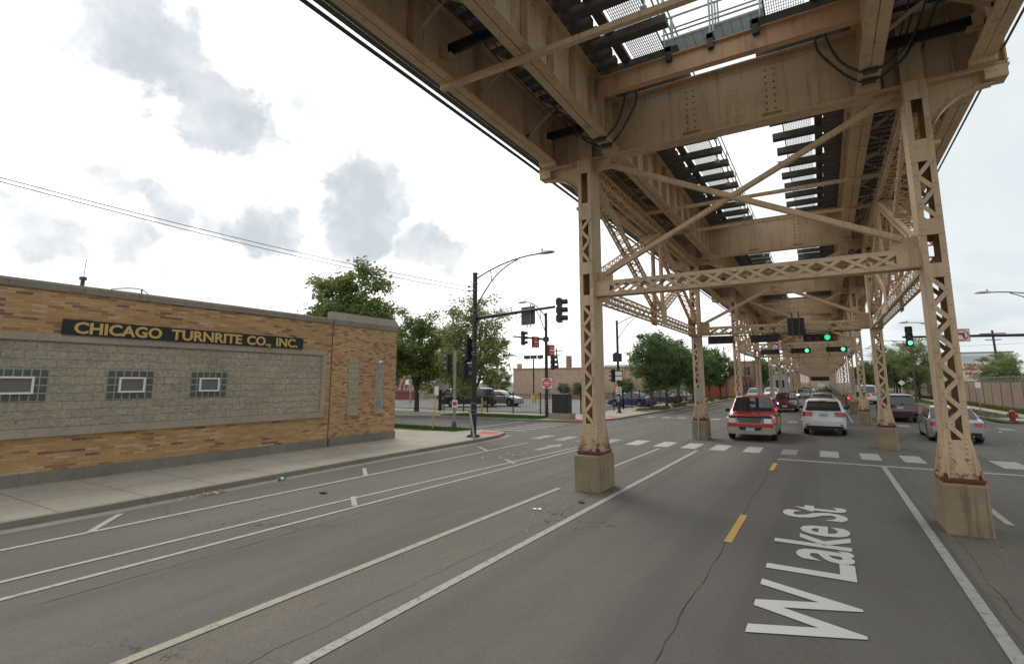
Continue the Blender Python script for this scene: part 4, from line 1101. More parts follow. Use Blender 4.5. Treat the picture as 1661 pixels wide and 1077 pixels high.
# corner pole beside the factory
p1 = street_pole('tall black pole with street lamp and signal mast arm at the factory corner', (-13.42, 19.05, .1), 7.3, (3.3, .15), 7.88, (1.0, 1.15, 1.45, 3.6, 3.72, 4.0, 4.1, 5.1, 5.6, 6.55, 6.85), .13, name='signal_pole', cat='pole', lowarm=1.6)
mast(p1, 5.25, (4.1, -.1, .22))
m = MB(); m.tube([(-.13, 0, 6.75), (-.32, 0, 6.75)], .02, 6); m.tube([(-.13, 0, 6.55), (-.32, 0, 6.55)], .02, 6); m.blob((-.34, 0, 6.75), .05, .05, .06); m.blob((-.34, 0, 6.55), .05, .05, .06); m.build('insulator', signback, p1)
for a in range(7):
    m = MB(); m.blob((.22 * math.cos(a), .22 * math.sin(a), .06), .07, .08, .055); m.build('anchor_bolt', steel_rust, p1, smooth=50)
signal_head('traffic_light', 'black signal at the tip of the corner mast arm, seen side-on', (-9.13, 19.0, 5.42), 12)
sb = sign_plate('street_sign', 'dark back of a square sign clamped to the corner mast arm', (-10.72, 19.2, 5.32), 78, .78, .78, signback)
m = MB(); m.tube([(-.05, -.18, -.5), (-.05, -.18, .5)], .025, 6); m.tube([(-.05, .02, -.5), (-.05, .02, -.38)], .025, 6); m.build('bracket', greypole, sb)
signal_head('traffic_light', 'black signal hugging the left side of the corner pole, upper one', (-13.72, 19.0, 3.95), 165)
signal_head('traffic_light', 'black signal low on the corner pole turned towards the side street', (-13.95, 19.1, 3.12), 75)
signal_head('traffic_light', 'black signal clamped to the left of the slim grey post', (-17.62, 22.6, 3.5), 165)
sp = sign_plate('one_way_sign', 'small white sign with black arrow behind the corner pole', (-13.72, 19.06, 3.42), -80, .5, .22)
flat(sp, 'arrow', [(-.18, 0), (-.06, .06), (-.06, .025), (.18, .025), (.18, -.025), (-.06, -.025), (-.06, -.06)], blacksteel, .009)
o = empty('signal_post', 'slim pale grey post standing in the near grass verge', 'post', (-17.2, 22.6, .1))
m = MB(); m.tube([(0, 0, 0), (0, 0, 4.1)], .075, 12); m.build('post', greypole, o, smooth=40); m = MB(); m.tube([(0, 0, 0), (0, 0, .3)], [.16, .1], 8); m.build('foot', signback, o)
m = MB(); m.tube([(-.06, 0, 3.75), (-.35, 0, 3.75)], .02, 6); m.tube([(-.06, 0, 3.0), (-.35, 0, 3.0)], .02, 6); m.build('bracket', signback, o)
o = sign_plate('parking_notice', 'small white and red notice on the slim grey post', (-17.1, 22.5, 1.35), -50, .28, .4)
flat(o, 'red_panel', [(-.1, -.1), (.1, -.1), (.1, .1), (-.1, .1)], redpaint, .008)
o = empty('leaning_post', 'broken grey steel post leaning against the corner pole foot', 'post', (-12.95, 18.45, .11))
m = MB(); m.tube([(0, 0, 0), (-.5, .35, 1.12)], .055, 8); m.tube([(-.5, .35, 1.12), (-.52, .37, 1.17)], .075, 8); m.build('post', greypole, o, smooth=50)
o = empty('sign_post', 'tilted yellow post carrying a small white sign in the verge', 'sign post', (-17.35, 23.6 - 2.6, .1))
m = MB(); m.tube([(0, 0, 0), (.14, .1, 2.2)], .035, 8); m.build('post', yellowpaint, o, smooth=50)
m = MB(); m.box(.02, .3, .05, .065, 1.72, 2.18); m.build('plate', whitepaint, o)
o = empty('yellow_bollard', 'short yellow post beside the black fence behind the roadside tree', 'bollard', (-22.9, 33.6, .1))
m = MB(); m.tube([(0, 0, 0), (0, 0, 1.15)], .07, 10); m.blob((0, 0, 1.15), .07, .07, .05); m.build('post', yellowpaint, o, smooth=50)

# second pole across the side street
p2 = street_pole('black pole with mast arm and lamp standing in the far grass verge', (-16.6, 32.3, .12), 7.15, (-1.75, .2), 8.15, (.9, 1.1, 1.9), .12, name='signal_pole', cat='pole', lowarm=1.4)
mast(p2, 5.35, (-2.55, -.3, .3))
signal_head('traffic_light', 'black signal at the end of the far-verge mast arm', (-18.35, 32.1, 5.62), 0)
for lab, lc in (('boxed red and white sign hanging from the far-verge mast arm', (-17.3, 32.15, 5.3)), ('boxed red and white sign on a bracket right of the far-verge pole', (-16.15, 32.25, 4.68))):
    o = empty('boxed_sign', lab, 'sign', lc, R(-20)); m = MB(); m.box(-.2, .0, -.26, .26, -.38, .38); m.build('case', signback, o)
    m = MB(); m.box(0, .03, -.25, .25, -.36, .36); m.build('face', redpaint, o)
    m = MB(); m.box(.03, .034, -.2, .2, -.06, .05); m.box(.03, .034, -.16, .16, .15, .2); m.box(.03, .034, -.16, .16, -.24, -.19); m.build('white_marks', whitepaint, o)
    m = MB(); m.tube([(-.1, -.3, .5), (-.1, -.3, -.5)], .02, 6); m.build('bracket', signback, o)
signal_head('traffic_light', 'black signal on the right side of the far-verge pole', (-16.05, 32.2, 3.85), 0)
do_not_enter('square DO NOT ENTER sign strapped to the far-verge pole', (-16.5, 32.16, 2.42), -62, .68)
# third pole
p3 = street_pole('black pole hung with boxes and signs on the far left pavement', (-13.93, 39.5, .11), 7.2, (3.2, 0), 7.8, (1.2, 1.6, 6.2, 6.5), .11, name='signal_pole', cat='pole')
m = MB(); m.box(-.32, .32, -.3, .05, 3.98, 4.62); m.box(-.2, .1, -.2, 0, 4.62, 4.72); m.build('control_box', blacksteel, p3)
signal_head('traffic_light', 'black signal on the far-pavement pole left of its white panels', (-14.3, 39.3, 3.0), 150)
sp = sign_plate('white_panel_sign', 'white double panel in a black frame on the far-pavement pole', (-13.83, 39.3, 2.98), -70, .55, .72)
m = MB(); 
for z in (-.4, -.02, .36): m.box(.002, .03, -.32, .32, z, z + .05)
for y in (-.32, .27): m.box(.002, .03, y, y + .05, -.4, .4)
m.build('frame', blacksteel, sp)
sp = sign_plate('one_way_sign', 'white ONE WAY sign with black arrow low on the far-pavement pole', (-13.88, 39.33, 1.86), -72, .42, .55)
put_text(sp, 'ONE', blacksteel, -.15, .12, .3, .1, .008); put_text(sp, 'WAY', blacksteel, -.15, -.03, .3, .1, .008)
flat(sp, 'arrow', [(-.15, -.18), (.04, -.18), (.04, -.22), (.16, -.15), (.04, -.08), (.04, -.12), (-.15, -.12)], blacksteel, .009)
o = empty('orange_tag', 'small orange plate above the ONE WAY sign', 'plate', (-14.02, 39.36, 2.25), R(-72)); m = MB(); m.box(0, .01, -.08, .08, -.1, .1); m.build('plate', orangepaint, o); 
o = empty('push_button_box', 'small grey crossing button box on the far-pavement pole', 'button box', (-13.9, 39.3, 1.15)); m = MB(); m.box(-.1, .1, -.12, 0, -.15, .25); m.build('box', greypole, o); m = MB(); m.tube([(0, -.13, 0), (0, -.11, 0)], .03, 8); m.build('button', blackplastic, o)

# electrical cabinet
o = empty('signal_cabinet', 'black traffic control cabinet on a concrete plinth by the fence', 'cabinet', (-14.95, 31.25, .11), R(0))
m = MB(); m.box(-.75, .75, -.45, .5, 0, .38); m.build('plinth', kerbm, o); m = MB(); m.box(-.56, .56, -.33, .36, .38, 1.58); m.box(-.6, .6, -.37, .4, 1.58, 1.63); m.build('case', blacksteel, o)
m = MB(); m.box(-.52, .52, -.345, -.331, .44, 1.53); m.box(.4, .46, -.37, -.345, .9, 1.05); m.build('door', blacksteel, o)
m = MB(); m.box(-.61, .61, -.38, -.371, 1.6, 1.64); m.build('lid_trim', greypole, o)

# fence
def iron_fence(label, pts, H=1.5, step=.13, post=2.4, base=.11):
    o = empty('iron_fence', label, 'fence', (*pts[0], base)); X0, Y0_ = pts[0]
    pk = MB(); rl = MB()
    for i in range(len(pts) - 1):
        a = Vector((pts[i][0] - X0, pts[i][1] - Y0_, 0)); b_ = Vector((pts[i + 1][0] - X0, pts[i + 1][1] - Y0_, 0)); L = (b_ - a).length; d = (b_ - a) / L
        for z in (.12, H - .05): rl.bar(a + Vector((0, 0, z)), b_ + Vector((0, 0, z)), .03, .035)
        n = int(L / step)
        for k in range(n): p = a + d * (k * step); pk.bar(p + Vector((0, 0, .05)), p + Vector((0, 0, H)), .016, .016, (1, 0, 0))
        n = max(1, int(round(L / post)))
        for k in range(n + 1):
            p = a + d * (L * k / n); q = MB(); q.box(p.x - .035, p.x + .035, p.y - .035, p.y + .035, 0, H + .08); q.box(p.x - .045, p.x + .045, p.y - .045, p.y + .045, H + .08, H + .11); q.build('post', blacksteel, o)
    pk.build('picket', blacksteel, o); rl.build('rail', blacksteel, o)
    return o
iron_fence('black iron picket fence between the lot and the side-street pavement', [(-28.0, 34.9), (-16.1, 34.9)])
iron_fence('black iron picket fence along the far left pavement beside the parked cars', [(-15.75, 36.2), (-15.5, 45), (-15.0, 75)], 1.5, .16)
o = empty('lot_gate', 'sliding black iron gate with thin diagonal rods behind the factory', 'gate', (-45, 35.6, .1))
m = MB(); L = 16.9
for k in range(int(L / .14)): m.bar((k * .14, 0, .08), (k * .14, 0, 1.42), .014, .014, (1, 0, 0))
m.build('picket', blacksteel, o); m = MB()
for z in (.1, 1.4): m.bar((0, 0, z), (L, 0, z), .04, .05)
for x in (0, 3.4, 6.8, 10.2, 13.6, 16.8): m.box(x - .03, x + .03, -.03, .03, 0, 1.5)
m.build('frame', blacksteel, o); m = MB()
for x in (6.8, 10.2, 13.6): m.tube([(x, .03, 1.3), (x + 3.0, .03, .2)], .01, 5)
m.build('brace_rod', blacksteel, o)
o = empty('gate_post', 'thick black gate post where the lot gate meets the fence', 'post', (-28.15, 35.0, .1)); m = MB(); m.box(-.11, .11, -.11, .11, 0, 1.7); m.box(-.13, .13, -.13, .13, 1.7, 1.75); m.build('post', blacksteel, o)
# chain link at the back of the lot
o = empty('chain_link_fence', 'thin grey chain-link fence at the back of the parking lot', 'fence', (-62, 70, 0))
m = MB()
for k in range(20): m.tube([(k * 2.4, 0, 0), (k * 2.4, 0, 2.0)], .03, 6)
for z in (.1, 1.95): m.tube([(0, 0, z), (46, 0, z)], .02, 5)
m.build('frame', greypole, o); m = MB()
for k in range(230): m.bar((k * .2, 0, .1), (k * .2 + 1.0 if False else k * .2, 0, 1.95), .008, .008, (1, 0, 0))
m.build('mesh', greypole, o)

# lot light
o = empty('lot_light', 'black lot light pole with three floodlights on a yellow base', 'light pole', (-31.7, 58.1, .02))
m = MB(); m.tube([(0, 0, .9), (0, 0, 5.3)], .09, 10); m.bar((-1.1, 0, 5.3), (1.1, 0, 5.3), .06, .06); m.build('pole', blacksteel, o)
m = MB(); m.tube([(0, 0, 0), (0, 0, 1.0)], .33, 14); m.build('base', yellowpaint, o, smooth=40)
for x, rz in ((-.95, .3), (0, 0), (.95, -.4)): m = MB(); m.box(-.38, .38, -.12, .2, 5.42, 5.85); m.tube([(0, 0, 5.3), (0, 0, 5.45)], .04, 6); m.build('floodlight', blacksteel, o, (x, 0, 0), (R(-12) * 0, 0, rz))

# signals hanging under the struts of the two bents beyond the crossing
for lab, x, z, y, fc, lit, hot, sz in (
    ('dark back of a horizontal signal under the strut left of the crossing', -3.82, 4.33, 24.28, 90, None, 0, .30),
    ('dark back of a horizontal signal under the strut just left of centre', -2.08, 4.33, 24.28, 90, None, 0, .30),
    ('horizontal signal with hooded dark lenses and a dimmer green at its right end', -.1, 4.27, 24.2, -90, 2, 0, .29),
    ('small dark back of a horizontal signal on the next strut below the turn sign', -2.85, 4.40, 36.8, 90, None, 0, .30),
    ('horizontal signal with a very bright green light above the white car', -1.13, 4.42, 36.75, -90, 2, 1, .30),
    ('horizontal signal with a green light right of the white car, under the far strut', .76, 4.45, 36.75, -90, 2, 1, .30)):
    o = signal_head('traffic_light', lab, (x, y, z), fc, lit, True, hot, None, sz)
    m = MB()
    for k in (-.42, .42): m.tube([(0, k, .1), (0, k, .36)], .018, 6)
    m.build('hanger', blacksteel, o)
o = empty('signal_rail', 'thin black pipe carrying the signals under the second strut', 'pipe', (-4.6, 24.3, 4.52)); m = MB(); m.tube(sagc((0, 0, 0), (6, 0, 0), 10, .04), .022, 6); m.build('pipe', blacksteel, o)
o = sign_plate('hanging_sign', 'large black back of a square sign hung on the second strut', (-.84, 24.05, 4.74), 90, .62, .72, blacksteel, back=blacksteel)
m = MB()
for y in (-.12, .12): m.box(-.09, -.013, y - .025, y + .025, -.5, .62)
m.build('bracket', signback, o)
no_left_turn('square no-left-turn sign hung on the strut over the middle of the street', (-2.42, 36.5, 4.82), -90, .56)

# right-hand mast arm
o = street_pole('black signal pole on the right corner with a long mast arm over the street', (10.9, 33, .0), 7.3, None, 7.8, (1, 1.3, 4.6, 4.9), .13, name='signal_pole', cat='pole')
mast(o, 4.62, (-7.3, 0, .16))
signal_head('traffic_light', 'vertical signal showing green at the tip of the right mast arm', (3.86, 32.85, 4.80), -90, 2, hot=True)
no_left_turn('square no-left-turn sign on the right mast arm', (5.9, 32.8, 4.76), -90, .62)
LG = 'street lamps along the right kerb'
for i, (x, y, lab) in enumerate(((11.3, 40, 'street lamp reaching in from the right edge, nearest on the right'), (9.35, 57, 'black street lamp pole seen through the laced right column'), (8.95, 76, 'grey street lamp standing on the right verge before the brown wall'), (9.0, 98, 'street lamp among the roadside trees on the right'), (9.0, 122, 'distant street lamp beyond the roadside trees on the right'))):
    street_pole(lab, (x, y, .1), 7.35 if i else 7.3, (-2.6, 0), 7.6 if i != 2 else 7.3, (), .1, signback, group=LG)
for i, (x, y, lab) in enumerate(((-12.5, 82, 'street lamp rising over the row of roadside trees'), (-12.4, 104, 'thin street lamp in front of the red brick house'))):
    street_pole(lab, (x, y, .1), 7.5, (2.4, 0), 8.0, (), .09, signback)

# overhead wires
for lab, z0, z1 in (('upper thin wire running from the corner pole over the factory', 7.95, 6.85), ('lower thin wire running from the corner pole over the factory', 7.88, 6.65)):
    pa = Vector((-13.76, 19.05, z1 + .0)); pb = Vector((-17.9, -1.0, z0))
    m = MB(); m.tube([pa.lerp(pb, i / 16) - Vector((0, 0, .33 * 4 * (i / 16) * (1 - i / 16))) for i in range(17)], .011, 5)
    o = m.build('overhead_wire', cablem); tag(o, lab, 'wire')
for i, (a, b_, lab) in enumerate((((-70, 92, 6.4), (-18, 92, 6.5), 'faint wire strung between the utility poles behind the tan building'), ((11, 120, 8.6), (60, 100, 9.4), 'faint wire high over the brown wall on the right'))):
    m = MB(); m.tube(sagc(a, b_, 12, .25), .02, 5); o = m.build('overhead_wire', cablem); tag(o, lab, 'wire')
def utility_pole(label, loc, H, lean=0, tf=False, mat=bark):
    o = empty('utility_pole', label, 'utility pole', loc); m = MB(); m.tube([(0, 0, 0), (lean, 0, H)], [.17, .12], 8); m.build('pole', mat, o, smooth=50)
    m = MB(); m.box(lean - 1.3, lean + 1.3, -.06, .06, H - .5, H - .38); m.box(lean - .8, lean + .8, -.06, .06, H - 1.3, H - 1.2); m.build('crossarm', mat, o)
    if tf: m = MB(); m.tube([(lean - .55, -.3, H - 3.2), (lean - .55, -.3, H - 1.9)], .38, 10); m.build('transformer', greypole, o)
utility_pole('leaning utility pole with a transformer behind the tan brick building', (-43.2, 90, 0), 8.9, -.9, True)
utility_pole('utility pole with crossarms behind the tan brick building, right of its chimney', (-37.4, 90, 0), 6.9)
utility_pole('utility pole behind the tree by the brown wall', (19.5, 90, 0), 9.2, -.2)
utility_pole('tall wooden utility pole among the trees right of the railway', (8.9, 118, 0), 9.6, .1)
utility_pole('dark utility pole standing by the red brick buildings on the left', (-12.0, 128, 0), 8.6)

hydr = plain('faded_hydrant_red', (.28, .05, .035), .6, 0, .2, 10)
# hydrant
o = empty('fire_hydrant', 'dull red fire hydrant on the right kerb corner', 'hydrant', (9.75, 43.6, .1))
m = MB(); m.tube([(0, 0, 0), (0, 0, .06), (0, 0, .07), (0, 0, .5), (0, 0, .52), (0, 0, .58), (0, 0, .66), (0, 0, .72)], [.2, .2, .14, .14, .19, .19, .12, .03], 12); m.build('barrel', hydr, o, smooth=40)
m = MB(); m.tube([(-.25, 0, .38), (.25, 0, .38)], .08, 10); m.tube([(0, -.24, .34), (0, 0, .34)], .1, 10); m.build('nozzle', hydr, o, smooth=40)
o = empty('sign_post', 'slim post with a small white sign on the right verge before the wall', 'sign post', (10.1, 53, .1)); m = MB(); m.tube([(0, 0, 0), (0, 0, 2.4)], .03, 6); m.build('post', greypole, o)
m = MB(); m.box(-.16, .16, -.05, -.03, 1.95, 2.4); m.build('plate', whitepaint, o)
o = empty('sign_post', 'post with a small white sign under the trees on the right', 'sign post', (8.95, 88, .1)); m = MB(); m.tube([(0, 0, 0), (0, 0, 2.6)], .04, 6); m.build('post', greypole, o)
m = MB(); m.poly([(-.4, -.05, 2.3), (0, -.05, 1.9), (.4, -.05, 2.3), (0, -.05, 2.7)]); m.box(-.3, .3, -.045, -.03, 2.15, 2.45); m.build('plate', whitepaint, o)
# grey junction box and conduit on the second left column
o = empty('junction_box', 'grey junction box with conduit strapped to the second left railway column', 'junction box', (-4.8, 24.2, 0))
m = MB(); m.box(-.14, .14, -.14, 0, 1.72, 2.22); m.build('box', greypole, o); m = MB(); m.tube([(.03, -.1, 4.5), (.03, -.1, 2.2)], .035, 8); m.tube([(.0, -.1, 1.72), (-.03, -.12, 1.2), (-.08, -.2, .8), (-.08, -.24, .1)], .035, 8); m.build('conduit', greypole, o)

# brown wall with razor wire, billboard
o = empty('boundary_wall', 'long brown weathered wall topped with coiled wire along the right pavement', 'wall', (13.45, 38, 0))
m = MB(); m.box(0, .25, 0, 95, 0, 2.5); 
for k in range(31): m.box(-.05, 0, k * 3.05, k * 3.05 + .18, 0, 2.52)
m.build('wall', wallm, o)
m = MB(); pts = []
for k in range(1500): a = k * .55; pts.append((.12 + .2 * math.cos(a), k * .06, 2.78 + .2 * math.sin(a)))
m.tube(pts, .012, 3, caps=False); m.build('razor_wire', greypole, o)
o = empty('billboard', 'white billboard with red DEALS lettering rising behind the brown wall', 'billboard', (13.2, 95, 0), R(0))
m = MB(); m.box(-.2, 9.0, 0, .3, 2.2, 6.45); m.build('face', whitepaint, o)
m = MB(); m.box(-.3, 9.1, -.02, .35, 6.45, 6.65); m.box(-.7, -.2, .0, 2.2, .8, 6.5); m.build('frame', greypole, o)
m = MB(); 
for x in (.8, 4.5, 8.2): m.box(x - .15, x + .15, .3, .7, 0, 6)
m.build('leg', signback, o)
def btxt(s, x0, z0, w, hh, mat=redpaint):
    q = link('lettering', text_mesh('lettering', s, mat, w, hh, .03, .03), o, (x0, -.0, z0)); orient(q, (1, 0, 0), (0, 0, 1)); q.location.y = -.035
btxt('BEST DEALS', 1.9, 4.7, 4.0, .42); btxt('BEST INVENTORY', 1.6, 4.07, 5.4, .42); btxt('BEST PRICES', 1.9, 3.46, 4.2, .40)
m = MB(); m.box(1.0, 8.0, -.03, -.001, 5.35, 6.1); m.build('pale_panel', plain('pale_blue_panel', (.55, .60, .68), .5), o)
m = MB(); m.box(.2, 8.8, -.02, -.001, 2.25, 2.62); m.build('red_stripe', redpaint, o)
o = empty('red_white_building', 'low building with white wall and red band behind the wall at the right edge', 'building', (22, 88, 0))
m = MB(); m.box(0, 16, 0, 8, 0, 3.2, 0); m.build('wall', [whitepaint], o); m = MB(); m.box(-.1, 16.1, -.1, 8.1, 3.2, 3.4); m.build('roof', signback, o); m = MB(); m.box(-.05, 16.05, -.06, -.001, 1.6, 2.5); m.build('red_band', redpaint, o)

# background buildings
def building(name, label, x0, x1, y0, y1, H, mat, wins=(), roofm=None, door=None, cap=copingm):
    o = empty(name, label, 'building', (x0, y0, 0))
    m = MB(); m.box(0, x1 - x0, 0, y1 - y0, 0, H); m.build('wall', mat, o)
    m = MB(); m.box(-.08, x1 - x0 + .08, -.08, y1 - y0 + .08, H, H + .22); m.build('roof', cap, o)
    for (side, a, z, w, hh) in wins:
        wd = MB()
        if side == 'y': wd.box(a, a + w, -.03, .06, z, z + hh); f = wd.build('window', glassdark, o); fr_ = MB(); fr_.box(a - .08, a + w + .08, -.07, -.0301, z - .12, z); fr_.box(a + w / 2 - .03, a + w / 2 + .03, -.06, -.031, z, z + hh); fr_.build('frame', stonem, f)
        else: X = x1 - x0; wd.box(X - .06, X + .03, a, a + w, z, z + hh); f = wd.build('window', glassdark, o); fr_ = MB(); fr_.box(X + .0301, X + .07, a - .08, a + w + .08, z - .12, z); fr_.box(X + .031, X + .06, a, a + w, z + hh / 2 - .03, z + hh / 2 + .03); fr_.build('frame', stonem, f)
    return o
o = building('warehouse', 'long low tan brick warehouse behind the parking lot', -43, -18.5, 72, 100, 4.45, brick_far)
m = MB(); m.box(.4, 1.0, .5, 1.1, 4.67, 5.4); m.build('chimney', brick_far, o); m = MB(); m.box(8.0, 8.6, 3, 3.8, 4.67, 6.6); m.build('chimney', brick_red, o)
for x in (6, 12, 18): m = MB(); m.box(x, x + .5, -.12, -.001, 0, 4.4); m.build('pilaster', brick_far, o)
m = MB(); m.box(14, 26, 4, 20, 4.68, 5.1); m.build('upper_roof', plain('pale_metal_roof', (.55, .58, .60), .5), o)
o = building('brick_house', 'red brick two-storey building with a low front on the far left', -16.5, -11.9, 112, 128, 6.4, brick_red, [('y', 2.9, 3.8, 1.1, 1.7), ('y', 2.9, .9, 1.1, 1.6), ('x', 3, 3.8, 1.3, 1.7), ('x', 8, 3.8, 1.3, 1.7), ('x', 3, .8, 1.3, 1.8), ('x', 8, .8, 1.3, 1.8)])
o = building('brick_house', 'low flat-roofed brown shop in front of the red brick two-storey building', -17.2, -12.6, 100, 111.5, 3.4, brick_red, [('y', .6, .6, 1.6, 1.5), ('x', 2, .7, 2.0, 1.5), ('x', 7, .7, 2.0, 1.5)])
o = empty('red_shed', 'long red ribbed metal shed behind the roadside trees', 'shed', (-18.5, 84, 0)); m = MB()
m.box(0, 5.2, 0, 6, 0, 2.1); 
for k in range(14): m.box(k * .4 + .1, k * .4 + .16, -.03, 0, 0, 2.1)
m.build('wall', redmetal, o); m = MB(); m.box(-.1, 5.3, -.1, 6.1, 2.1, 2.2); m.build('roof', signback, o)
o = empty('yellow_shed', 'small yellow booth beside the red shed', 'booth', (-12.6, 90, 0)); m = MB(); m.box(0, 1.0, 0, 1.0, 0, 1.9); m.build('wall', yellowpaint, o); m = MB(); m.box(-.1, 1.1, -.1, 1.1, 1.9, 2.0); m.build('roof', signback, o)
o = building('apartment_building', 'pale brick apartment building half hidden behind the trees beyond the lot', -96, -77, 92, 104, 8.6, brick_apt, [('y', 2 + 3 * i, 1.2 + 2.9 * j, 1.3, 1.6) for i in range(6) for j in range(2)] )
m = MB(); 
for x in (5.2, 11.2, 17.2): m.box(x, x + .5, -.25, -.001, 0, 8.6)
m.build('pilaster', stonem, o)
o = building('far_building', 'dark distant building seen between the railway columns on the left', -10.5, -8, 205, 230, 6.0, brick_red, [('y', .5, 1, 1.2, 3)])
o = building('far_building', 'blue-grey distant building front between the far left columns', -15.5, -8.8, 160, 170, 4.6, plain('blue_grey_front', (.25, .30, .38), .6), [('y', 1, 1, 2, 2), ('y', 4, 1, 2, 2)])
o = building('far_building', 'dark brown distant building beyond the trees right of the railway', 6.5, 14, 170, 190, 6.3, brick_red, [('y', 1, 3.5, 1.2, 1.5), ('y', 4, 3.5, 1.2, 1.5)])
# shed, play structure and flagpole behind the lot gate
o = empty('garden_shed', 'pale tan garden shed with a grey roof behind the lot gate', 'shed', (-55.0, 61.5, 0)); m = MB(); m.box(0, 4.2, 0, 3.0, 0, 2.1); m.prism([(0, 2.1), (3.0, 2.1), (1.5, 2.9)], 'x', 0, 4.2); m.build('wall', plain('tan_siding', (.42, .38, .28), .7), o)
m = MB(); m.prism([(-.15, 2.08), (1.5, 2.98), (1.5, 3.05), (-.15, 2.15)], 'x', -.1, 4.3); m.prism([(3.15, 2.08), (3.15, 2.15), (1.5, 3.05), (1.5, 2.98)], 'x', -.1, 4.3); m.build('roof', plain('grey_shingle', (.14, .17, .17), .8), o)
m = MB(); m.box(2.4, 3.3, -.04, 0, .1, 1.9); m.build('door', plain('tan_door', (.32, .29, .22), .7), o)
o = empty('play_structure', 'dark red wooden play structure with round cut-outs at the factory edge', 'play structure', (-52.6, 56, 0))
pm = plain('dark_red_timber', (.22, .045, .035), .7)
m = MB(); m.box(-3, 2.9, 0, .15, 0, 1.3); m.build('wall', pm, o); m = MB(); m.prism([(.4, 2.2), (2.9, 2.2), (1.65, 3.9)], 'y', 0, 2); m.build('roof', pm, o)
for x in (.5, 2.8, -2.9): m = MB(); m.box(x - .08, x + .08, .0, .16, 1.3, 2.2); m.build('post', pm, o)
m = MB(); m.bar((-3, .1, 1.9), (2.9, .1, 1.9), .1, .12); m.build('rail', pm, o)
for x in (-1.8, -.6, 1.7): 
    m = MB()
    for i in range(14): a0 = 2 * math.pi * i / 14; a1 = a0 + 2 * math.pi / 14; m.bar((x + .3 * math.cos(a0), -.03, 1.6 + .3 * math.sin(a0)), (x + .3 * math.cos(a1), -.03, 1.6 + .3 * math.sin(a1)), .06, .06, (0, 1, 0))
    m.build('ring', greypole, o)
o = empty('flagpole', 'pale grey pole with a white box behind the lot gate', 'pole', (-43.2, 48, 0)); m = MB(); m.tube([(0, 0, 0), (0, 0, 4.1)], .12, 8); m.tube([(-.45, 0, 2.6), (-.45, 0, 3.6)], .06, 6); m.build('pole', greypole, o); m = MB(); m.box(-.75, -.2, -.15, .1, 2.2, 2.75); m.build('box', whitepaint, o)

# ================================================================== TREES
def tree_meshes(seed, H, rx, rz, cz, trunk_r, n_clump, per, leaf, lmat, lean=0, fork=1.6, top=None, ry=None):
    rnd = random.Random(seed); ry = ry or rx
    cl = []
    tries = 0
    while len(cl) < n_clump and tries < 9000:
        tries += 1
        x, y, z = rnd.uniform(-1, 1), rnd.uniform(-1, 1), rnd.uniform(-1, 1)
        d = math.sqrt(x * x + y * y + z * z)
        if d > 1 or d < .3: continue
        bump_ = .80 + .45 * mnoise.noise(Vector((x * 1.9 + seed, y * 1.9, z * 1.9)))
        if d > bump_: continue
        if z < -.1 and math.hypot(x, y) > .97 + z * .6: continue
        cl.append(Vector((x * rx, y * ry, cz + z * rz)))
    if top:
        for (tx, tz, sc) in top:
            for _ in range(5): cl.append(Vector((tx + rnd.gauss(0, sc), rnd.gauss(0, sc), tz + rnd.gauss(0, sc))))
    L = MB(); vs = L.v; fs = L.f
    for c in cl:
        cr = rnd.uniform(.35, .75) * (rx / 3.2) ** .5
        k = int(per * rnd.uniform(.6, 1.3))
        for _ in range(k):
            p = c + Vector((rnd.gauss(0, cr * .55), rnd.gauss(0, cr * .55), rnd.gauss(0, cr * .38)))
            s = leaf * rnd.uniform(.6, 1.25)
            a = Vector((rnd.gauss(0, 1), rnd.gauss(0, 1), rnd.gauss(0, .55))).normalized(); b_ = a.orthogonal().normalized()
            b_ = (Matrix.Rotation(rnd.uniform(0, 6.28), 3, a) @ b_); q = len(vs)
            vs.append(tuple(p - a * s)); vs.append(tuple(p + b_ * s * .45)); vs.append(tuple(p + a * s)); vs.append(tuple(p - b_ * s * .45)); fs.append((q, q + 1, q + 2, q + 3))
    L.m = [0] * len(fs)
    T = MB(); zf = min(fork, H * .4)
    def limb(a, b_, r0, r1, n=5, wob=.12):
        a = Vector(a); b_ = Vector(b_); Lh = (b_ - a).length
        pts = [a.lerp(b_, i / n) + (Vector((rnd.gauss(0, 1), rnd.gauss(0, 1), .6 * rnd.gauss(0, 1))) * wob * Lh * .18 if 0 < i < n else Vector()) for i in range(n + 1)]
        T.tube(pts, [r0 + (r1 - r0) * i / n for i in range(n + 1)], 6); return pts
    base = Vector((0, 0, 0)); fk = Vector((lean, 0, zf))
    T.tube([base - Vector((0, 0, .1)), base + Vector((0, 0, .12)), base.lerp(fk, .5), fk], [trunk_r * 1.5, trunk_r * 1.1, trunk_r, trunk_r * .85], 9)
    mains = []
    for k in range(5):
        an = k * 1.256 + rnd.uniform(-.3, .3); tgt = Vector((math.cos(an) * rx * .45, math.sin(an) * ry * .45, cz + rz * rnd.uniform(.0, .55)))
        mains.append(limb(fk, tgt, trunk_r * .6, trunk_r * .14))
    mains.append(limb(fk, (0, 0, cz + rz * .75), trunk_r * .7, trunk_r * .12))
    for c in cl[::max(1, len(cl) // 60)]:
        best = min((p for mm in mains for p in mm[1:]), key=lambda p: (p - c).length + max(0, p.z - c.z) * 2)
        limb(best, c, trunk_r * .13, .012, 3, .3)
    return L.me('crown', lmat), T.me('trunk', bark, 60)
def tree(label, loc, ms, rz=0, sc=1, group=None, name='street_tree', cat='tree'):
    o = empty(name, label, cat, loc, rz, group); o.scale = (sc, sc, sc) if not isinstance(sc, tuple) else sc
    link('trunk', ms[1], o); link('crown', ms[0], o); return o
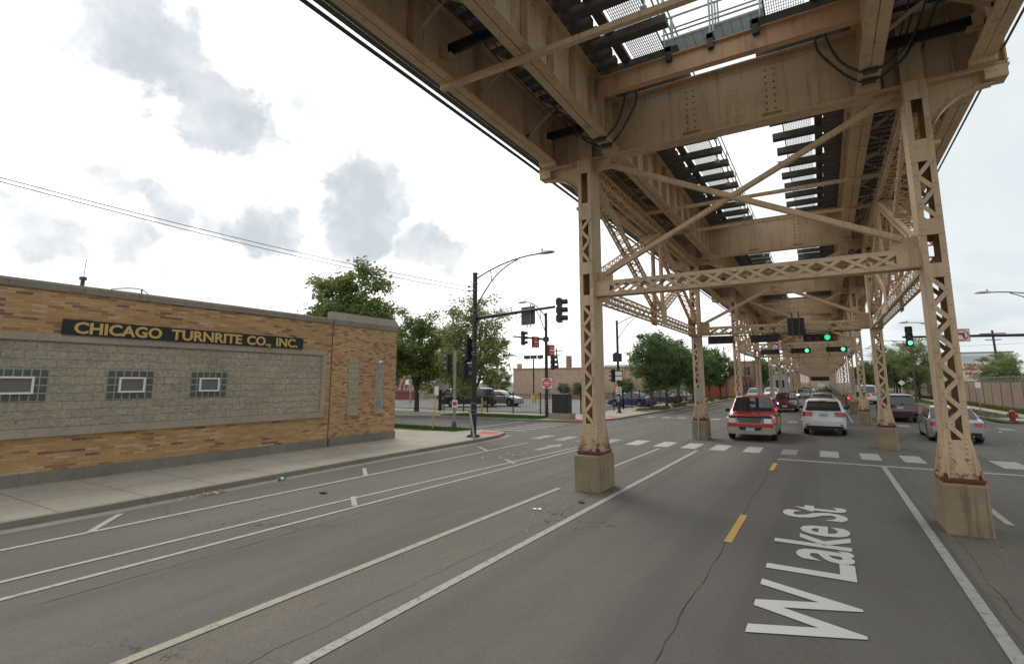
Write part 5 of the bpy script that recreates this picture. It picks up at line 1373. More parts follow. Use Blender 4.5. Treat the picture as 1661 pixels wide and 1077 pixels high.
tA = tree_meshes(1, 10.5, 3.6, 3.4, 7.2, .22, 190, 105, .16, leaf1, top=[(2.2, 10.5, .35), (1.6, 10.0, .5), (3.0, 9.6, .3), (-1.8, 10.0, .4)])
tB = tree_meshes(2, 9, 3.3, 3.7, 5.2, .2, 150, 95, .145, leaf1)
tC = tree_meshes(3, 8.6, 3.3, 3.7, 5.1, .17, 150, 100, .12, leaf2, fork=1.7)
tD = tree_meshes(4, 7.4, 2.25, 2.75, 4.25, .13, 130, 85, .11, leaf3, fork=1.3)
tE = tree_meshes(5, 7.2, 2.6, 2.6, 4.3, .14, 110, 85, .13, leaf3, fork=1.3)
tF = tree_meshes(6, 3.0, 1.3, 1.2, 1.6, .06, 36, 70, .10, leaf4, fork=.5)
tree('large maple with reddish patches rising behind the factory roof', (-30.5, 26.5, 0), tA, .2)
tree('reddish maple top just showing over the factory roof', (-37.5, 24.5, 0), tB, 2.2, .93)
tree('bushy green tip just above the factory cornice', (-35.2, 13.5, 0), tB, 2.2, .80)
tree('broad green maple filling the gap right of the factory corner', (-29.0, 33.0, 0), tB, 1.0, (1.0, 1.0, 1.03))
tree('green maple behind the factory corner, nearer the lot gate', (-33.0, 33.0, 0), tB, 3.0, .97)
tree('loose sunlit honey locust beside the corner signal pole', (-22.0, 31.3, .1), tC, .4)
tree('dense green tree far behind the parking lot gate', (-47.5, 62, 0), tB, .7, 1.0)
tree('dense green tree beyond the lot, in front of the pale apartment building', (-56, 74, 0), tC, 1.7, 1.02)
for i, (x, y, q_, lab) in enumerate(((-59.5, 80, .8, 'leafy tree in the back hedge row, left of the lot light'), (-54.5, 83, .72, 'second leafy tree in the back hedge row'), (-50.0, 80, .66, 'third leafy tree in the back hedge row'), (-46.3, 82, .6, 'small leafy tree touching the left end of the tan warehouse'))):
    tree(lab, (x, y, -.6), tB if i % 2 else tC, i * 1.9, q_)
tree('tree behind the tan garden shed', (-62, 80, 0), tB, 2.6, 1.1)
tree('dark tree beside the dark red play structure', (-62.5, 66, 0), tA, 2.6, .85)
RG = 'street trees in the far left verge'
for i, (x, y, s, lab, t_) in enumerate(((-12.95, 45.0, 1.0, 'nearest round street tree left of the second railway column', tD), (-12.9, 49.8, 1.04, 'second street tree in the row, touching the nearest one', tE), (-13.0, 55.0, 1.0, 'third street tree in the row, seen through the second column', tD),
    (-12.8, 61.0, .98, 'fourth street tree in the row, right of the second column', tE), (-12.7, 70.0, .98, 'fifth street tree in the row, in front of the red shed', tD), (-12.6, 77.5, 1.0, 'last street tree in the row before the red brick house', tE))):
    tree(lab, (x, y, .1), t_, i * 1.3, s, RG)
for x, y, s, lab in ((-12.4, 133, 1.15, 'tree beyond the red brick house'), (-13.5, 146, 1.3, 'distant tree beyond the red brick house'), (-11.8, 190, 1.2, 'distant tree between the far left railway columns'), (-34, 104, .9, 'treetop over the tan warehouse roof'), (-20.5, 106, 1.0, 'treetop right of the warehouse roof')):
    tree(lab, (x, y, 0), tE, x, s)
for x, y, s, lab in ((-24.0, 70.3, 1.15, 'small bush against the tan warehouse wall'), (-31.0, 70.4, .95, 'bush against the warehouse wall behind the lot light'), (-33.3, 70.5, .9, 'low bush left of the lot light pole'), (-28.6, 70.3, .85, 'low leafy bush against the warehouse, left of the cabinet'), (-19.8, 70.2, 1.4, 'leafy bush behind the far-pavement pole')):
    tree(lab, (x, y, 0), tF, x, s, None, 'shrub', 'shrub')
for i, (x, y, s, t_, lab) in enumerate(((11.2, 92, 1.0, tC, 'tall loose tree right of the railway behind the near lamp'), (9.9, 100, .95, tE, 'round tree close to the railway on the right'), (13.6, 99, .82, tE, 'low round tree left of the billboard'), (9.4, 113, 1.0, tC, 'tree deeper along the right side, partly hidden'), (12, 126, 1.15, tC, 'deeper tree behind the others on the right'), (9.2, 140, 1.1, tE, 'small distant tree beside the right railway columns'), (16, 112, .7, tC, 'pale green treetop beside the billboard edge'), (8.8, 165, 1.1, tE, 'farthest tree beside the right railway columns'))):
    tree(lab, (x, y, 0), t_, i * 1.1 + .5, s)
tree('broad spreading tree hanging over the brown wall in front of the billboard', (17.2, 79, 0), tC, .9, (.95, .9, .66))
tree('thin upright treetop behind the spreading tree by the wall', (19.0, 84, 0), tE, .9, (.5, .5, .93))

# grass blades and weeds
def blades(name, n, area, mat, hh=.08, z=.13, seed=1):
    rnd = random.Random(seed); m = MB()
    while len(m.f) < n:
        x, y = area(rnd)
        a = rnd.uniform(0, 6.28); w = .012; s = hh * rnd.uniform(.5, 1.5); dx, dy = math.cos(a) * w, math.sin(a) * w
        m.poly([(x - dx, y - dy, z), (x + dx, y + dy, z), (x + rnd.uniform(-.04, .04), y + rnd.uniform(-.04, .04), z + s)])
    return tag(m.build(name, mat), kind='stuff')
def rect(x0, x1, y0, y1): return lambda r: (r.uniform(x0, x1), r.uniform(y0, y1))
blades('grass_blades', 14000, rect(-26, -15.5, 20.4, 22.0), blade_m, .07, .13, 1)
blades('grass_blades', 14000, rect(-23.5, -16.1, 30.0, 32.4), blade_m, .07, .145, 2)
def patch(r):
    while 1:
        x, y = r.uniform(-13.8, -12.0), r.uniform(43, 90)
        if mnoise.noise(Vector((x, y * .4, 3))) > .02: return x, y
blades('verge_weeds', 9000, patch, weed_m, .22, .12, 3)
blades('verge_weeds', 12000, rect(12.5, 13.4, 46, 110), weed_m, .3, .1, 4)
blades('verge_weeds', 8000, rect(9.3, 11.1, 47, 90), weed_m, .10, .1, 5)

# ================================================================== CARS
tyre = plain('tyre_rubber', (.018, .018, .018), .8, 0, .2)
rimm = plain('alloy_rim', (.40, .40, .41), .3, .8, .1)
carglass = plain('car_glass', (.025, .032, .035), .04, 0, .1, 2, 1.0)
chrome = plain('chrome_trim', (.55, .55, .55), .15, .9, .05)
blktrim = plain('black_car_trim', (.015, .015, .016), .5)
redlens = plain('red_tail_lens', (.45, .012, .015), .15, 0, .1, 6, .8)
redlit = emit('lit_tail_lens', (1, .05, .03), 1.2)
clearlens = plain('headlight_lens', (.50, .50, .48), .1, .3, .15, 9, .8)
litlens = emit('lit_headlight', (.85, .8, 1.0), 5.0)
plate_b = plain('bluish_number_plate', (.30, .48, .62), .5, 0, .2, 20)
plate_w = plain('pale_number_plate', (.5, .52, .5), .5)
def carpaint(name, col, rough=.22, metal=.15): return plain(name, col, rough, metal, .05, 3, .6, 1.0)
def lerp_tab(tab, y):
    if y <= tab[0][0]: return tab[0][1]
    for (a, va), (b_, vb) in zip(tab, tab[1:]):
        if y <= b_: return va + (vb - va) * (y - a) / (b_ - a) if b_ > a else vb
    return tab[-1][1]
def make_car(name, label, cat, loc, rz, L, Wd, H, paint, style, clad=None, rails=False, front_plate=None, rear_plate=None, lit=False, brake=False, group=None, detail=True):
    """front of the car is local +y"""
    o = empty(name, label, cat, loc, rz, group)
    hw = Wd / 2; yf, yr = L / 2, -L / 2
    wr = {'sedan': .33, 'suv': .38, 'bigsuv': .40, 'van': .34, 'pickup': .42, 'bus': .36}[style]
    fa, ra = yf - .19 * L, yr + .2 * L
    belt = {'sedan': .93, 'suv': 1.12, 'bigsuv': 1.16, 'van': 1.05, 'pickup': 1.2, 'bus': 1.25}[style]
    zb0 = .2 if style in ('sedan', 'van') else .30
    if style == 'sedan':
        top = [(yr, .84), (yr + .08, .95), (yr + .9, .98), (yf - 1.25, .95), (yf - .5, .80), (yf - .12, .68), (yf, .60)]
        roof = [(yr + .62, belt), (yr + 1.28, H - .07), (yr + 1.7, H), (yf - 2.3, H), (yf - 1.95, H - .06), (yf - 1.12, belt - .02)]
    elif style == 'van':
        top = [(yr, .95), (yr + .06, belt), (yf - 1.1, belt), (yf - .5, .9), (yf - .1, .74), (yf, .62)]
        roof = [(yr + .06, belt), (yr + .34, H - .08), (yr + .6, H), (yf - 2.2, H), (yf - 1.7, H - .1), (yf - .85, belt)]
    elif style == 'bus':
        top = [(yr, 1.0), (yr + .06, belt), (yf - .9, belt), (yf - .4, 1.05), (yf, .8)]
        roof = [(yr + .03, belt), (yr + .1, H - .12), (yr + .35, H), (yf - 1.6, H), (yf - 1.2, H - .12), (yf - .7, belt)]
    elif style == 'bigsuv':
        top = [(yr, 1.0), (yr + .06, belt), (yf - 1.35, belt), (yf - .5, 1.10), (yf - .14, 1.02), (yf - .04, .92), (yf, .72)]
        roof = [(yr + .05, belt), (yr + .25, H - .1), (yr + .5, H), (yf - 2.25, H), (yf - 1.95, H - .06), (yf - 1.3, belt)]
    elif style == 'pickup':
        top = [(yr, 1.15), (yr + .06, belt), (yf - 1.4, belt), (yf - .4, 1.1), (yf - .05, .98), (yf, .8)]
        roof = [(yr + 1.85, belt), (yr + 2.0, H - .05), (yr + 2.3, H), (yf - 2.5, H), (yf - 2.2, H - .05), (yf - 1.5, belt)]
    else:
        top = [(yr, .9), (yr + .05, belt), (yf - 1.2, belt - .02), (yf - .5, .95), (yf - .12, .82), (yf, .66)]
        roof = [(yr + .04, belt), (yr + .32, H - .12), (yr + .55, H - .01), (yf - 2.2, H), (yf - 1.9, H - .06), (yf - 1.05, belt)]
    ys = set([yr, yr + .03, yr + .08, yr + .2, yf - .2, yf - .08, yf - .03, yf] + [a for a, _ in top])
    ys |= {yr + L * i / 26 for i in range(27)}
    for wy in (fa, ra):
        for i in range(13): ys.add(wy + (wr + .06) * math.cos(math.pi * i / 12))
    ys = sorted(y for y in ys if yr <= y <= yf)
    m = MB(); N = 13; first = len(m.v)
    for y in ys:
        e = min(y - yr, yf - y); pl = 1 - .13 * max(0, 1 - e / .45) ** 2.2
        w = hw * pl; zt = lerp_tab(top, y); zb = zb0 + (.12 * max(0, 1 - e / .2))
        arch = 0
        for wy in (fa, ra):
            d = abs(y - wy); Rr = wr + .06
            if d < Rr: arch = max(arch, wr + math.sqrt(Rr * Rr - d * d))
        zs = max(zb, arch); zm = max(zb + .38, zs + .02); zm = min(zm, zt - .12); zs = min(zs, zm - .01)
        ring_ = [(0, zb), (w * .78, zb), (w * .80, max(zb, zs - .03) if arch else zb), (w * .97, zs), (w * 1.0, zm), (w * .985, max(zm + .01, zt - .09)), (w * .90, zt - .005)]
        full = ring_ + [(0, zt + .03)]
        lst = full + [(-x, z) for x, z in reversed(full[1:-1])]
        N = len(lst)
        for x, z in lst: m.v.append((x, y, z))
    ns = len(ys); base = first
    for i in range(ns - 1):
        for k in range(N):
            k2 = (k + 1) % N
            mi = 0
            if clad and k in (3, N - 4): mi = 1
            if k in (0, 1, N - 1, N - 2): mi = 2
            m.f.append((base + i * N + k, base + (i + 1) * N + k, base + (i + 1) * N + k2, base + i * N + k2)); m.m.append(mi)
    m.f.append(tuple(base + k for k in range(N))); m.m.append(0)
    m.f.append(tuple(base + (ns - 1) * N + k for k in reversed(range(N)))); m.m.append(0)
    # greenhouse
    wb, wt = hw * .93, hw * (.76 if style != 'bus' else .86)
    gy = sorted(set([a for a, _ in roof] + [roof[2][0] + (roof[3][0] - roof[2][0]) * i / 6 for i in range(7)]))
    gb = len(m.v); G = 9
    for y in gy:
        z = lerp_tab(roof, y); f = (z - belt) / (H - belt) if H > belt else 0
        wtt = wb + (wt - wb) * max(0, min(1, f))
        row = [(wb, belt - .03), (wb + (wtt - wb) * .93, belt + (z - belt) * .86 - .01), (wtt * .93, z - .015 * f), (wtt * .5, z + .02 * f)]
        lst = row + [(0, z + .03 * f)] + [(-x, zz) for x, zz in reversed(row)]
        for x, zz in lst: m.v.append((x, y, zz))
    for i in range(len(gy) - 1):
        for k in range(G - 1): m.f.append((gb + i * G + k, gb + (i + 1) * G + k, gb + (i + 1) * G + k + 1, gb + i * G + k + 1)); m.m.append(0)
    m.f.append(tuple(gb + k for k in range(G))); m.m.append(0); m.f.append(tuple(gb + (len(gy) - 1) * G + k for k in reversed(range(G)))); m.m.append(0)
    body = m.build('body', [paint, clad or paint, blktrim], o, smooth=32)
    # glass
    def wz(f): return belt + (H - belt) * f
    def half(f): return wb + (wt - wb) * f
    def screen(nm, a, b_, ya, yb, out):
        q = MB(); za, zb_ = lerp_tab(roof, ya), lerp_tab(roof, yb)
        fa_, fb_ = (za - belt) / (H - belt), (zb_ - belt) / (H - belt); d = .018 * out
        q.poly([(half(fa_) * .93, ya + d, za + .012), (-half(fa_) * .93, ya + d, za + .012), (-half(fb_) * .90, yb + d, zb_ + .012), (half(fb_) * .90, yb + d, zb_ + .012)][::(1 if out > 0 else -1)])
        return q.build(nm, carglass, o)
    rf = roof
    y0, y1 = rf[-1][0], rf[-2][0]
    screen('windscreen', 0, 0, y0 - .06 * (y0 - y1), y1 + .02 * (y0 - y1), 1)
    y0, y1 = rf[0][0], rf[1][0]
    if style in ('suv', 'bigsuv', 'van', 'bus'):
        q = MB(); za = belt + .04; zt_ = rf[1][1] + .0; yy0 = y0 + (y1 - y0) * .08; yy1 = y1 - (y1 - y0) * .06
        q.poly([(-half(.05) * .86, yy0 - .03, za), (half(.05) * .86, yy0 - .03, za), (half(.85) * .86, yy1 - .03, zt_), (-half(.85) * .86, yy1 - .03, zt_)]); q.build('rear_window', carglass, o)
        if style != 'bus':
            q = MB(); q.box(-half(.9) * .85, half(.9) * .85, y1 - .12, y1 + .15, H - .1, H - .045); q.build('spoiler', paint, o)
            q = MB(); q.box(-.16, .16, y1 - .135, y1 - .1, H - .09, H - .06); q.build('high_brake_light', redlens, o)
        q = MB(); q.bar((.02, y0 - .06, belt + .06), (.3, y0 + .02, belt + .12), .02, .02); q.build('rear_wiper', blktrim, o)
    else: screen('rear_window', 0, 0, y0 + .1 * (y1 - y0), y1 - .02 * (y1 - y0), -1)
    cols_ = {'sedan': [.0, .46, 1.0], 'suv': [0, .26, .6, 1], 'bigsuv': [0, .3, .62, 1], 'van': [0, .33, .66, 1], 'pickup': [0, .5, 1], 'bus': [0, .2, .4, .6, .8, 1]}[style]
    yA, yB = rf[1][0] - .12 * (rf[1][0] - rf[0][0]), rf[-2][0]; lowA, lowB = rf[0][0] + .25, rf[-1][0] - .22
    if style in ('suv', 'bigsuv', 'van', 'bus'): lowA = rf[1][0] + .02; yA = rf[1][0] + .1
    for sd_ in (-1, 1):
        for i in range(len(cols_) - 1):
            g0, g1 = cols_[i] + .02, cols_[i + 1] - .02
            fz0, fz1 = .06, .80
            def P(g, f):
                ya_ = lowA + (lowB - lowA) * g if f < .5 else yA + (yB - yA) * g
                return (sd_ * (half(f) * (1 if f < .5 else 1.0) + .012), ya_, wz(f))
            q = MB(); pts = [P(g0, fz0), P(g1, fz0), P(g1, fz1), P(g0, fz1)]
            q.poly(pts if sd_ > 0 else pts[::-1]); q.build('side_window', carglass, o)
        q = MB(); q.blob((sd_ * (hw + .11), rf[-1][0] - .42, belt + .06), .11, .06, .085, 0, 10, 6); q.bar((sd_ * (hw * .93), rf[-1][0] - .4, belt + .0), (sd_ * (hw + .06), rf[-1][0] - .42, belt + .03), .05, .04); q.build('door_mirror', blktrim if name != 'white_suv' else blktrim, o, smooth=60)
        if detail:
            q = MB()
            for g_ in (.05, .5, .95): yy_ = lowA + (lowB - lowA) * g_; q.box(sd_ * (hw * .993), sd_ * (hw * .999), yy_ - .006, yy_ + .006, zb0 + .3, belt - .08)
            q.build('door_gap', blktrim, o)
            q = MB()
            for g_ in (.42, .9): yy_ = lowA + (lowB - lowA) * g_; q.box(sd_ * hw * .985, sd_ * (hw * .985 + .03), yy_ - .2, yy_ - .02, belt - .14, belt - .105)
            q.build('door_handle', paint, o)
    # wheels
    for sx_ in (-1, 1):
        for wy in (fa, ra):
            q = MB(); X = sx_ * (hw - .03); Xi = sx_ * (hw - .25)
            q.tube([(Xi, wy, wr), (X - sx_ * .03, wy, wr), (X, wy, wr)], [wr, wr, wr * .94], 22); w_ = q.build('wheel', tyre, o, smooth=40)
            q = MB(); q.tube([(X + sx_ * .002, wy, wr), (X + sx_ * .008, wy, wr)], wr * .64, 18)
            q.build('rim', rimm if style != 'x' else tyre, w_)
            q = MB()
            for k in range(5):
                a = k * 2 * math.pi / 5 + .3; q.poly([(X + sx_ * .010, wy + wr * .28 * math.cos(a - .25), wr + wr * .28 * math.sin(a - .25)), (X + sx_ * .010, wy + wr * .58 * math.cos(a - .3), wr + wr * .58 * math.sin(a - .3)), (X + sx_ * .010, wy + wr * .58 * math.cos(a + .3), wr + wr * .58 * math.sin(a + .3)), (X + sx_ * .010, wy + wr * .28 * math.cos(a + .25), wr + wr * .28 * math.sin(a + .25))])
            q.build('rim_opening', blktrim, w_)
    # lamps that wrap round the curved ends
    def endlamp(nm, mat, end, s_, xa, xb, z0, z1, slope=0.0, off=.022):
        ye = yf if end > 0 else yr
        def surf(x):
            r_ = x / hw
            e_ = 0 if r_ <= .87 else .45 * (1 - min(1, (1 - min(r_, .999)) / .13) ** (1 / 2.2))
            return ye - end * (e_ - off)
        q = MB(); n = 7
        for i in range(n + 1):
            g_ = i / n; x = hw * (xa + (xb - xa) * g_); y = surf(x)
            zz0 = z0 + slope * (1 - g_) * (z1 - z0)
            q.v += [(s_ * x, y, zz0), (s_ * (x * .985), y - end * .015, z1), (s_ * x * .97, y - end * .14, z1), (s_ * x * .97, y - end * .14, zz0)]
        for i in range(n):
            for k in range(4):
                a_, b_ = i * 4 + k, i * 4 + (k + 1) % 4; q.f.append((a_, b_, b_ + 4, a_ + 4)); q.m.append(0)
        q.f.append((0, 1, 2, 3)); q.m.append(0); q.f.append(tuple(n * 4 + k for k in (3, 2, 1, 0))); q.m.append(0)
        return q.build(nm, mat, o)
    # front
    zf = lerp_tab(top, yf - .12); lampm = litlens if lit else clearlens
    for s in (-1, 1):
        lm = lampm if (lit and s == lit) or not lit else clearlens
        if style == 'bigsuv':
            hl = endlamp('headlight', lm, 1, s, .56, .90, .77, .965, 0, .03); endlamp('indicator', orangepaint, 1, s, .905, .975, .78, .96, 0, .03)
        else: endlamp('headlight', lm, 1, s, .54, .96, zf - .22, zf - .05, .35)
    gw = hw * .44
    if style == 'bigsuv':
        q = MB(); q.prism([(-gw * 1.15, .98), (-gw * .95, .75), (gw * .95, .75), (gw * 1.15, .98)], 'y', yf - .1, yf + .01); gq = q.build('grille', signback, o)
        q = MB(); 
        for i in range(17): x = -gw * .95 + i * gw * 1.9 / 16; q.box(x - .006, x + .006, yf + .01, yf + .02, .77, .97)
        q.build('grille_slats', greypole, gq)
        q = MB(); P = [(-gw * 1.2, 1.0), (-gw * .98, .74), (gw * .98, .74), (gw * 1.2, 1.0)]
        for a, c in zip(P, P[1:]): q.bar((a[0], yf + .015, a[1]), (c[0], yf + .015, c[1]), .04, .035, (0, 1, 0))
        q.build('grille_surround', chrome, gq)
        q = MB(); q.box(-hw * .86, hw * .86, yf - .16, yf + .0, 1.0, 1.05); q.build('bonnet_guard', blktrim, o)
        q = MB(); q.prism([(-hw * .93, .60), (-hw * .90, .74), (hw * .90, .74), (hw * .93, .60)], 'y', yf - .25, yf + .055); q.build('bumper_upper', paint, o)
        q = MB(); q.prism([(-hw * .95, .36), (-hw * .95, .598), (hw * .95, .598), (hw * .95, .36), (hw * .8, .30), (-hw * .8, .30)], 'y', yf - .3, yf + .05); bq = q.build('bumper', clad or paint, o)
        q = MB(); q.prism([(-gw * .9, .46), (-gw * 1.1, .60), (gw * 1.1, .60), (gw * .9, .46)], 'y', yf + .0, yf + .056); q.build('air_intake', blktrim, bq)
        for s in (-1, 1): q = MB(); q.box(s * hw * .6, s * hw * .82, yf + .03, yf + .058, .44, .52); q.build('fog_light', clearlens, bq)
    else:
        q = MB(); q.prism([(-gw, zf - .05), (-gw * .8, zf - .26), (gw * .8, zf - .26), (gw, zf - .05)], 'y', yf - .12, yf - .005); q.build('grille', blktrim, o)
        q = MB(); q.box(-hw * .84, hw * .84, yf - .25, yf + .05, .34, .52); q.build('bumper', clad or paint, o)
        q = MB(); q.box(-hw * .6, hw * .6, yf - .1, yf + .052, .26, .335); q.build('air_intake', blktrim, o)
    if front_plate: q = MB(); q.box(-.17, .17, yf + .056, yf + .07, .43, .57); q.build('number_plate', front_plate, o)
    # rear
    for s in (-1, 1):
        z0, z1, xa = belt - .24, belt - .02, .50
        if style == 'sedan': z0, z1, xa = .68, .86, .58
        if style == 'van': xa, z0, z1 = .78, belt - .34, belt - .0
        if style == 'bigsuv': xa, z0, z1 = .8, belt - .4, belt - .02
        endlamp('tail_light', redlit if brake else redlens, -1, s, xa, .965, z0, z1, .12)
        if style == 'suv': endlamp('reflector', redlens, -1, s, .68, .84, .5, .54, 0, .07)
    q = MB(); q.box(-hw * .88, hw * .88, yr - .045, yr + .25, .46, .68); q.build('rear_bumper', paint if style != 'van' else (clad or paint), o)
    q = MB(); q.box(-hw * .80, hw * .80, yr - .035, yr + .2, .28, .455); q.build('rear_valance', blktrim, o)
    q = MB(); q.tube([(hw * .5, yr - .06, .3), (hw * .5, yr + .1, .3)], .035, 8); q.build('exhaust', chrome, o)
    if rear_plate: q = MB(); q.box(-.16, .16, yr - .03, yr - .01, belt - .22, belt - .08); q.build('number_plate', rear_plate, o)
    if rails:
        for s in (-1, 1): q = MB(); q.tube(bez([(s * wt * .85, rf[2][0] + .1, H), (s * wt * .85, rf[2][0] + .3, H + .07), (s * wt * .85, rf[3][0] - .3, H + .07), (s * wt * .85, rf[3][0], H)]), .022, 6); q.build('roof_rail', blktrim, o)
    return o
red = carpaint('dark_red_car_paint', (.46, .03, .032)); beige = plain('beige_cladding', (.34, .30, .24), .5, .1, .06)
whitec = carpaint('white_car_paint', (.72, .73, .71), .2, 0); silver = carpaint('silver_car_paint', (.40, .41, .42), .25, .5); maroon = carpaint('maroon_car_paint', (.075, .022, .028))
wine = carpaint('wine_red_car_paint', (.10, .010, .017)); blackc = carpaint('black_car_paint', (.015, .016, .02)); sage = carpaint('sage_silver_paint', (.33, .38, .36), .25, .4); bluec = carpaint('dark_blue_paint', (.015, .022, .12)); greyc = carpaint('grey_car_paint', (.16, .17, .18))
PI = math.pi
make_car('red_suv', 'red off-road wagon with beige bumper and chrome grille facing the camera', 'car', (-2.93, 27.1, 0), PI + .02, 5.0, 1.98, 1.86, red, 'bigsuv', beige, True, plate_b)
make_car('white_suv', 'white crossover seen from behind, waiting in the right lane', 'car', (-.16, 31.2, 0), 0, 4.7, 1.84, 1.69, whitec, 'suv', None, False, None, plate_b)
make_car('wine_red_wagon', 'wine red wagon with one bright headlight behind the red wagon with chrome grille', 'car', (-3.02, 51.9, 0), PI, 4.7, 1.86, 1.56, wine, 'suv', None, False, plate_w, None, 1)
make_car('silver_sedan', 'silver sedan seen from behind passing the near right column', 'car', (4.62, 30.45, 0), -.03, 4.85, 1.84, 1.46, silver, 'sedan', None, False, None, plate_w)
make_car('maroon_minivan', 'dark maroon minivan seen from behind between the two right columns', 'car', (3.95, 43.3, 0), 0, 4.8, 1.92, 1.72, maroon, 'van', None, False, None, plate_w)
make_car('white_van', 'white passenger van with roof rack far ahead in the right roadway', 'van', (4.0, 74, 0), 0, 5.4, 2.0, 2.15, whitec, 'bus', None, True, None, plate_w)
make_car('dark_sedan', 'pale-roofed dark crossover with a glowing tail light left of the minivan', 'car', (2.62, 61.5, 0), 0, 4.5, 1.8, 1.6, greyc, 'suv', None, False, None, plate_w, False, True)
make_car('dark_suv', 'silver crossover with roof rails directly beyond the white crossover', 'car', (-.25, 47.5, 0), 0, 4.6, 1.82, 1.68, sage, 'suv', None, True, None, plate_w, False, True)
make_car('dark_suv', 'dark crossover farther ahead beyond the silver one', 'car', (-.1, 66, 0), 0, 4.7, 1.85, 1.78, blackc, 'suv', None, False, None, plate_w)
make_car('sage_sedan', 'pale green sedan with headlight on coming towards the camera under the railway', 'car', (-3.0, 93, 0), PI, 4.7, 1.82, 1.46, sage, 'sedan', None, False, plate_w, None, 1)
make_car('distant_car', 'dark car with a headlight behind the pale green sedan', 'car', (-2.9, 109, 0), PI, 4.6, 1.82, 1.5, blackc, 'sedan', None, False, None, None, 1, detail=False)
for i, (x, y, pt_, lab) in enumerate(((-.2, 84, silver, 'distant silver car ahead under the railway, third in the right lane'), (-.2, 103, wine, 'distant dark red car ahead under the railway, fourth in the right lane'), (-.1, 125, greyc, 'distant grey car ahead under the railway, fifth in the right lane'), (-2.9, 135, whitec, 'distant white car approaching under the railway'), (-.1, 160, whitec, 'farthest white car ahead under the railway'))):
    make_car('distant_car', lab, 'car', (x, y, 0), 0 if x > -1 else PI, 4.6, 1.82, 1.5, pt_, 'suv' if i % 2 else 'sedan', detail=False)
make_car('parked_suv', 'dark parked car at the far left kerb, left of the white one', 'car', (-8.2, 78, 0), PI, 4.6, 1.85, 1.68, greyc, 'suv')
make_car('parked_suv', 'white parked car at the far left kerb', 'car', (-6.9, 87, 0), PI, 4.6, 1.85, 1.68, whitec, 'suv')
make_car('distant_car', 'dark car far along the right roadway seen between columns', 'car', (6.6, 82, 0), 0, 4.6, 1.85, 1.55, blackc, 'sedan', detail=False)
make_car('distant_car', 'white car far along the right roadway seen between columns', 'car', (4.6, 96, 0), 0, 4.6, 1.85, 1.55, whitec, 'suv', detail=False)
# parking lot
make_car('black_pickup', 'black pickup truck parked side-on behind the iron fence', 'pickup truck', (-31.0, 43.2, .02), R(122), 5.4, 1.95, 1.85, blackc, 'bigsuv')
make_car('silver_suv', 'dull silver crossover parked behind the black pickup truck', 'car', (-29.4, 46.6, .02), R(-84), 4.6, 1.85, 1.6, silver, 'suv')
make_car('blue_sedan', 'dark blue sedan parked in the lot behind the street trees', 'car', (-16.9, 51.5, .02), R(78), 4.7, 1.82, 1.46, bluec, 'sedan')
make_car('black_sedan', 'black sedan parked in the lot right of the blue one', 'car', (-16.6, 61.5, .02), R(70), 4.7, 1.82, 1.46, blackc, 'sedan')
make_car('silver_sedan', 'silver car parked in the lot seen between the tree trunks', 'car', (-16.9, 70.0, .02), R(80), 4.7, 1.82, 1.46, silver, 'sedan')
make_car('white_van', 'pale car parked beside the tan garden shed', 'car', (-49.2, 64, .02), R(60), 4.7, 1.82, 1.5, sage, 'sedan')

# ---- lot bay lines
m = MB()
for k in range(9): ln(m, -30 + k * 2.6, 37, -29.2 + k * 2.6, 41.5, .1, .03)
for k in range(8): ln(m, -34 + k * 2.6, 60, -34 + k * 2.6, 65, .1, .03)
struct('bay_marking', m, linem)

# ---- litter and kerb debris
rl_ = random.Random(9)
def litter(name, label, cat, cx, cy, n, s, spread, mats_, z=.012, stuff=False):
    m = MB()
    for i in range(n):
        x, y = cx + rl_.gauss(0, spread[0]), cy + rl_.gauss(0, spread[1]); a = rl_.uniform(0, 3.1); q = s * rl_.uniform(.5, 1.3)
        d = Vector((math.cos(a) * q, math.sin(a) * q, rl_.uniform(-.3, .5) * q)); e = Vector((-math.sin(a) * q * .55, math.cos(a) * q * .55, rl_.uniform(-.2, .4) * q)); c = Vector((x, y, z + abs(rl_.gauss(0, .012)) + q * .5))
        m.poly([c - d, c - e, c + d, c + e], i % len(mats_))
    o = m.build(name, mats_)
    return tag(o, label, cat) if not stuff else tag(o, kind='stuff')
lb = plain('dead_leaf_brown', (.20, .09, .04), .8); lgn = plain('fallen_green_leaf', (.16, .22, .04), .8); lpk = plain('pale_scrap', (.45, .35, .28), .8); lgl = plain('green_bottle', (.03, .22, .08), .2); ldk = plain('dark_scrap', (.025, .024, .025), .8)
litter('leaf_pile', 'little pile of brown and green leaves against the factory kerb', 'leaves', -12.05, 6.9, 90, .035, (.07, .22), [lb, lgn, lpk, lb])
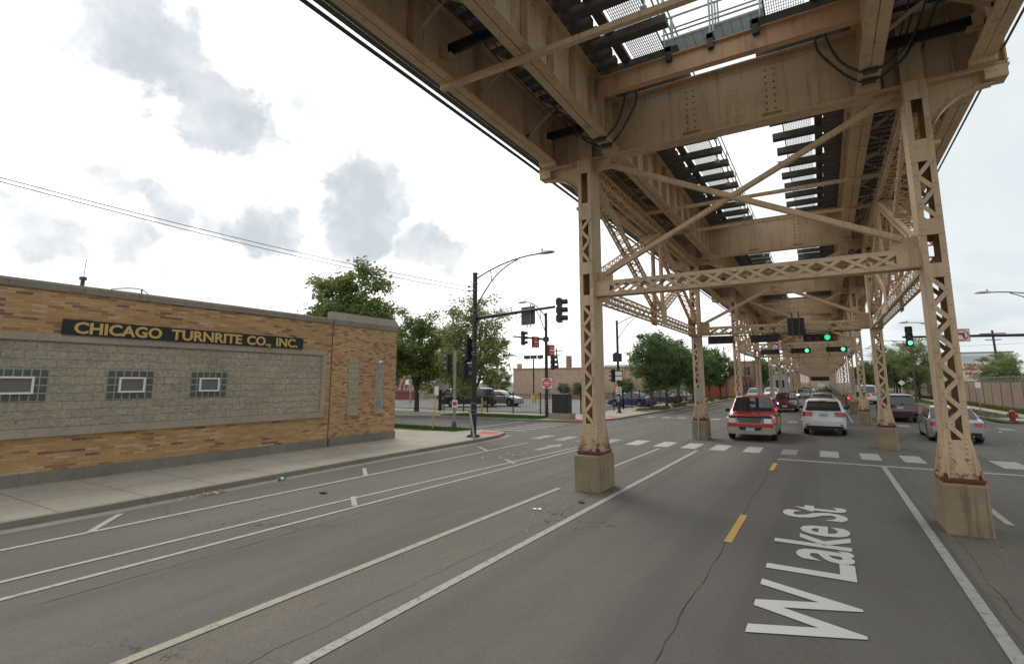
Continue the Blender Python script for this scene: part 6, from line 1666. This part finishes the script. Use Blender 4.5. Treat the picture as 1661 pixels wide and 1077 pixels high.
o = empty('bottle', 'crushed green bottle lying in the gutter right of the leaf pile', 'bottle', (-12.15, 8.75, .04)); m = MB(); m.tube([(0, -.11, 0), (0, .04, 0), (0, .08, 0), (0, .12, 0)], [.035, .035, .014, .014], 8); m.build('glass', lgl, o, smooth=50); m = MB(); m.tube([(0, -.06, 0), (0, .02, 0)], .0365, 8); m.build('paper_label', whitepaint, o)
o = empty('rubber_scrap', 'small dark scrap lying on the asphalt between the lines', 'scrap', (-9.95, 8.2, .01)); m = MB(); m.box(-.06, .07, -.03, .035, 0, .02); m.box(-.02, .12, .0, .05, .005, .03); m.build('scrap', ldk, o)
litter('grit', '', '', -4.75, 9.6, 160, .014, (.3, 1.3), [lb, ldk, lpk], .006, True)
litter('grit', '', '', 2.0, 10.2, 140, .014, (.3, 1.4), [lb, ldk, lpk], .006, True)
litter('grit', '', '', -12.1, 11, 170, .016, (.12, 4.5), [lb, ldk, lgn], .008, True)
litter('grit', '', '', -14.2, 9, 60, .018, (1.0, 5), [lb, ldk, lgn], .118, True)
litter('grit', '', '', -4.9, 23.4, 60, .03, (.3, .5), [lb, ldk], .006, True)
for lab, x, y in (('black torn scrap at the foot of the left concrete pier, nearer the lane line', -4.55, 10.35), ('small white paper scrap on the asphalt before the left pier', -5.05, 9.35)):
    o = empty('road_scrap', lab, 'scrap', (x, y, .01)); m = MB(); mt = ldk if 'black' in lab else whitepaint
    for _ in range(3): 
        a = rl_.uniform(0, 3); m.bar((rl_.uniform(-.05, .05), rl_.uniform(-.05, .05), .01), (math.cos(a) * .1, math.sin(a) * .1, .015), .05, .012)
    m.build('scrap', mt, o)
m = MB(); ring(m, 0, 0, .2, .025, 20); o = m.build('painted_circle', plain('blue_spray_paint', (.12, .18, .30), .8)); o.location = (-13.75, 8.7, .108); tag(o, kind='structure')
o = empty('manhole_cover', 'round iron cover set in the far roadway before the second pier', 'manhole cover', (-7.9, 30.2, .003)); m = MB(); m.tube([(0, 0, 0), (0, 0, .006)], .38, 20); m.build('cover', signback, o)
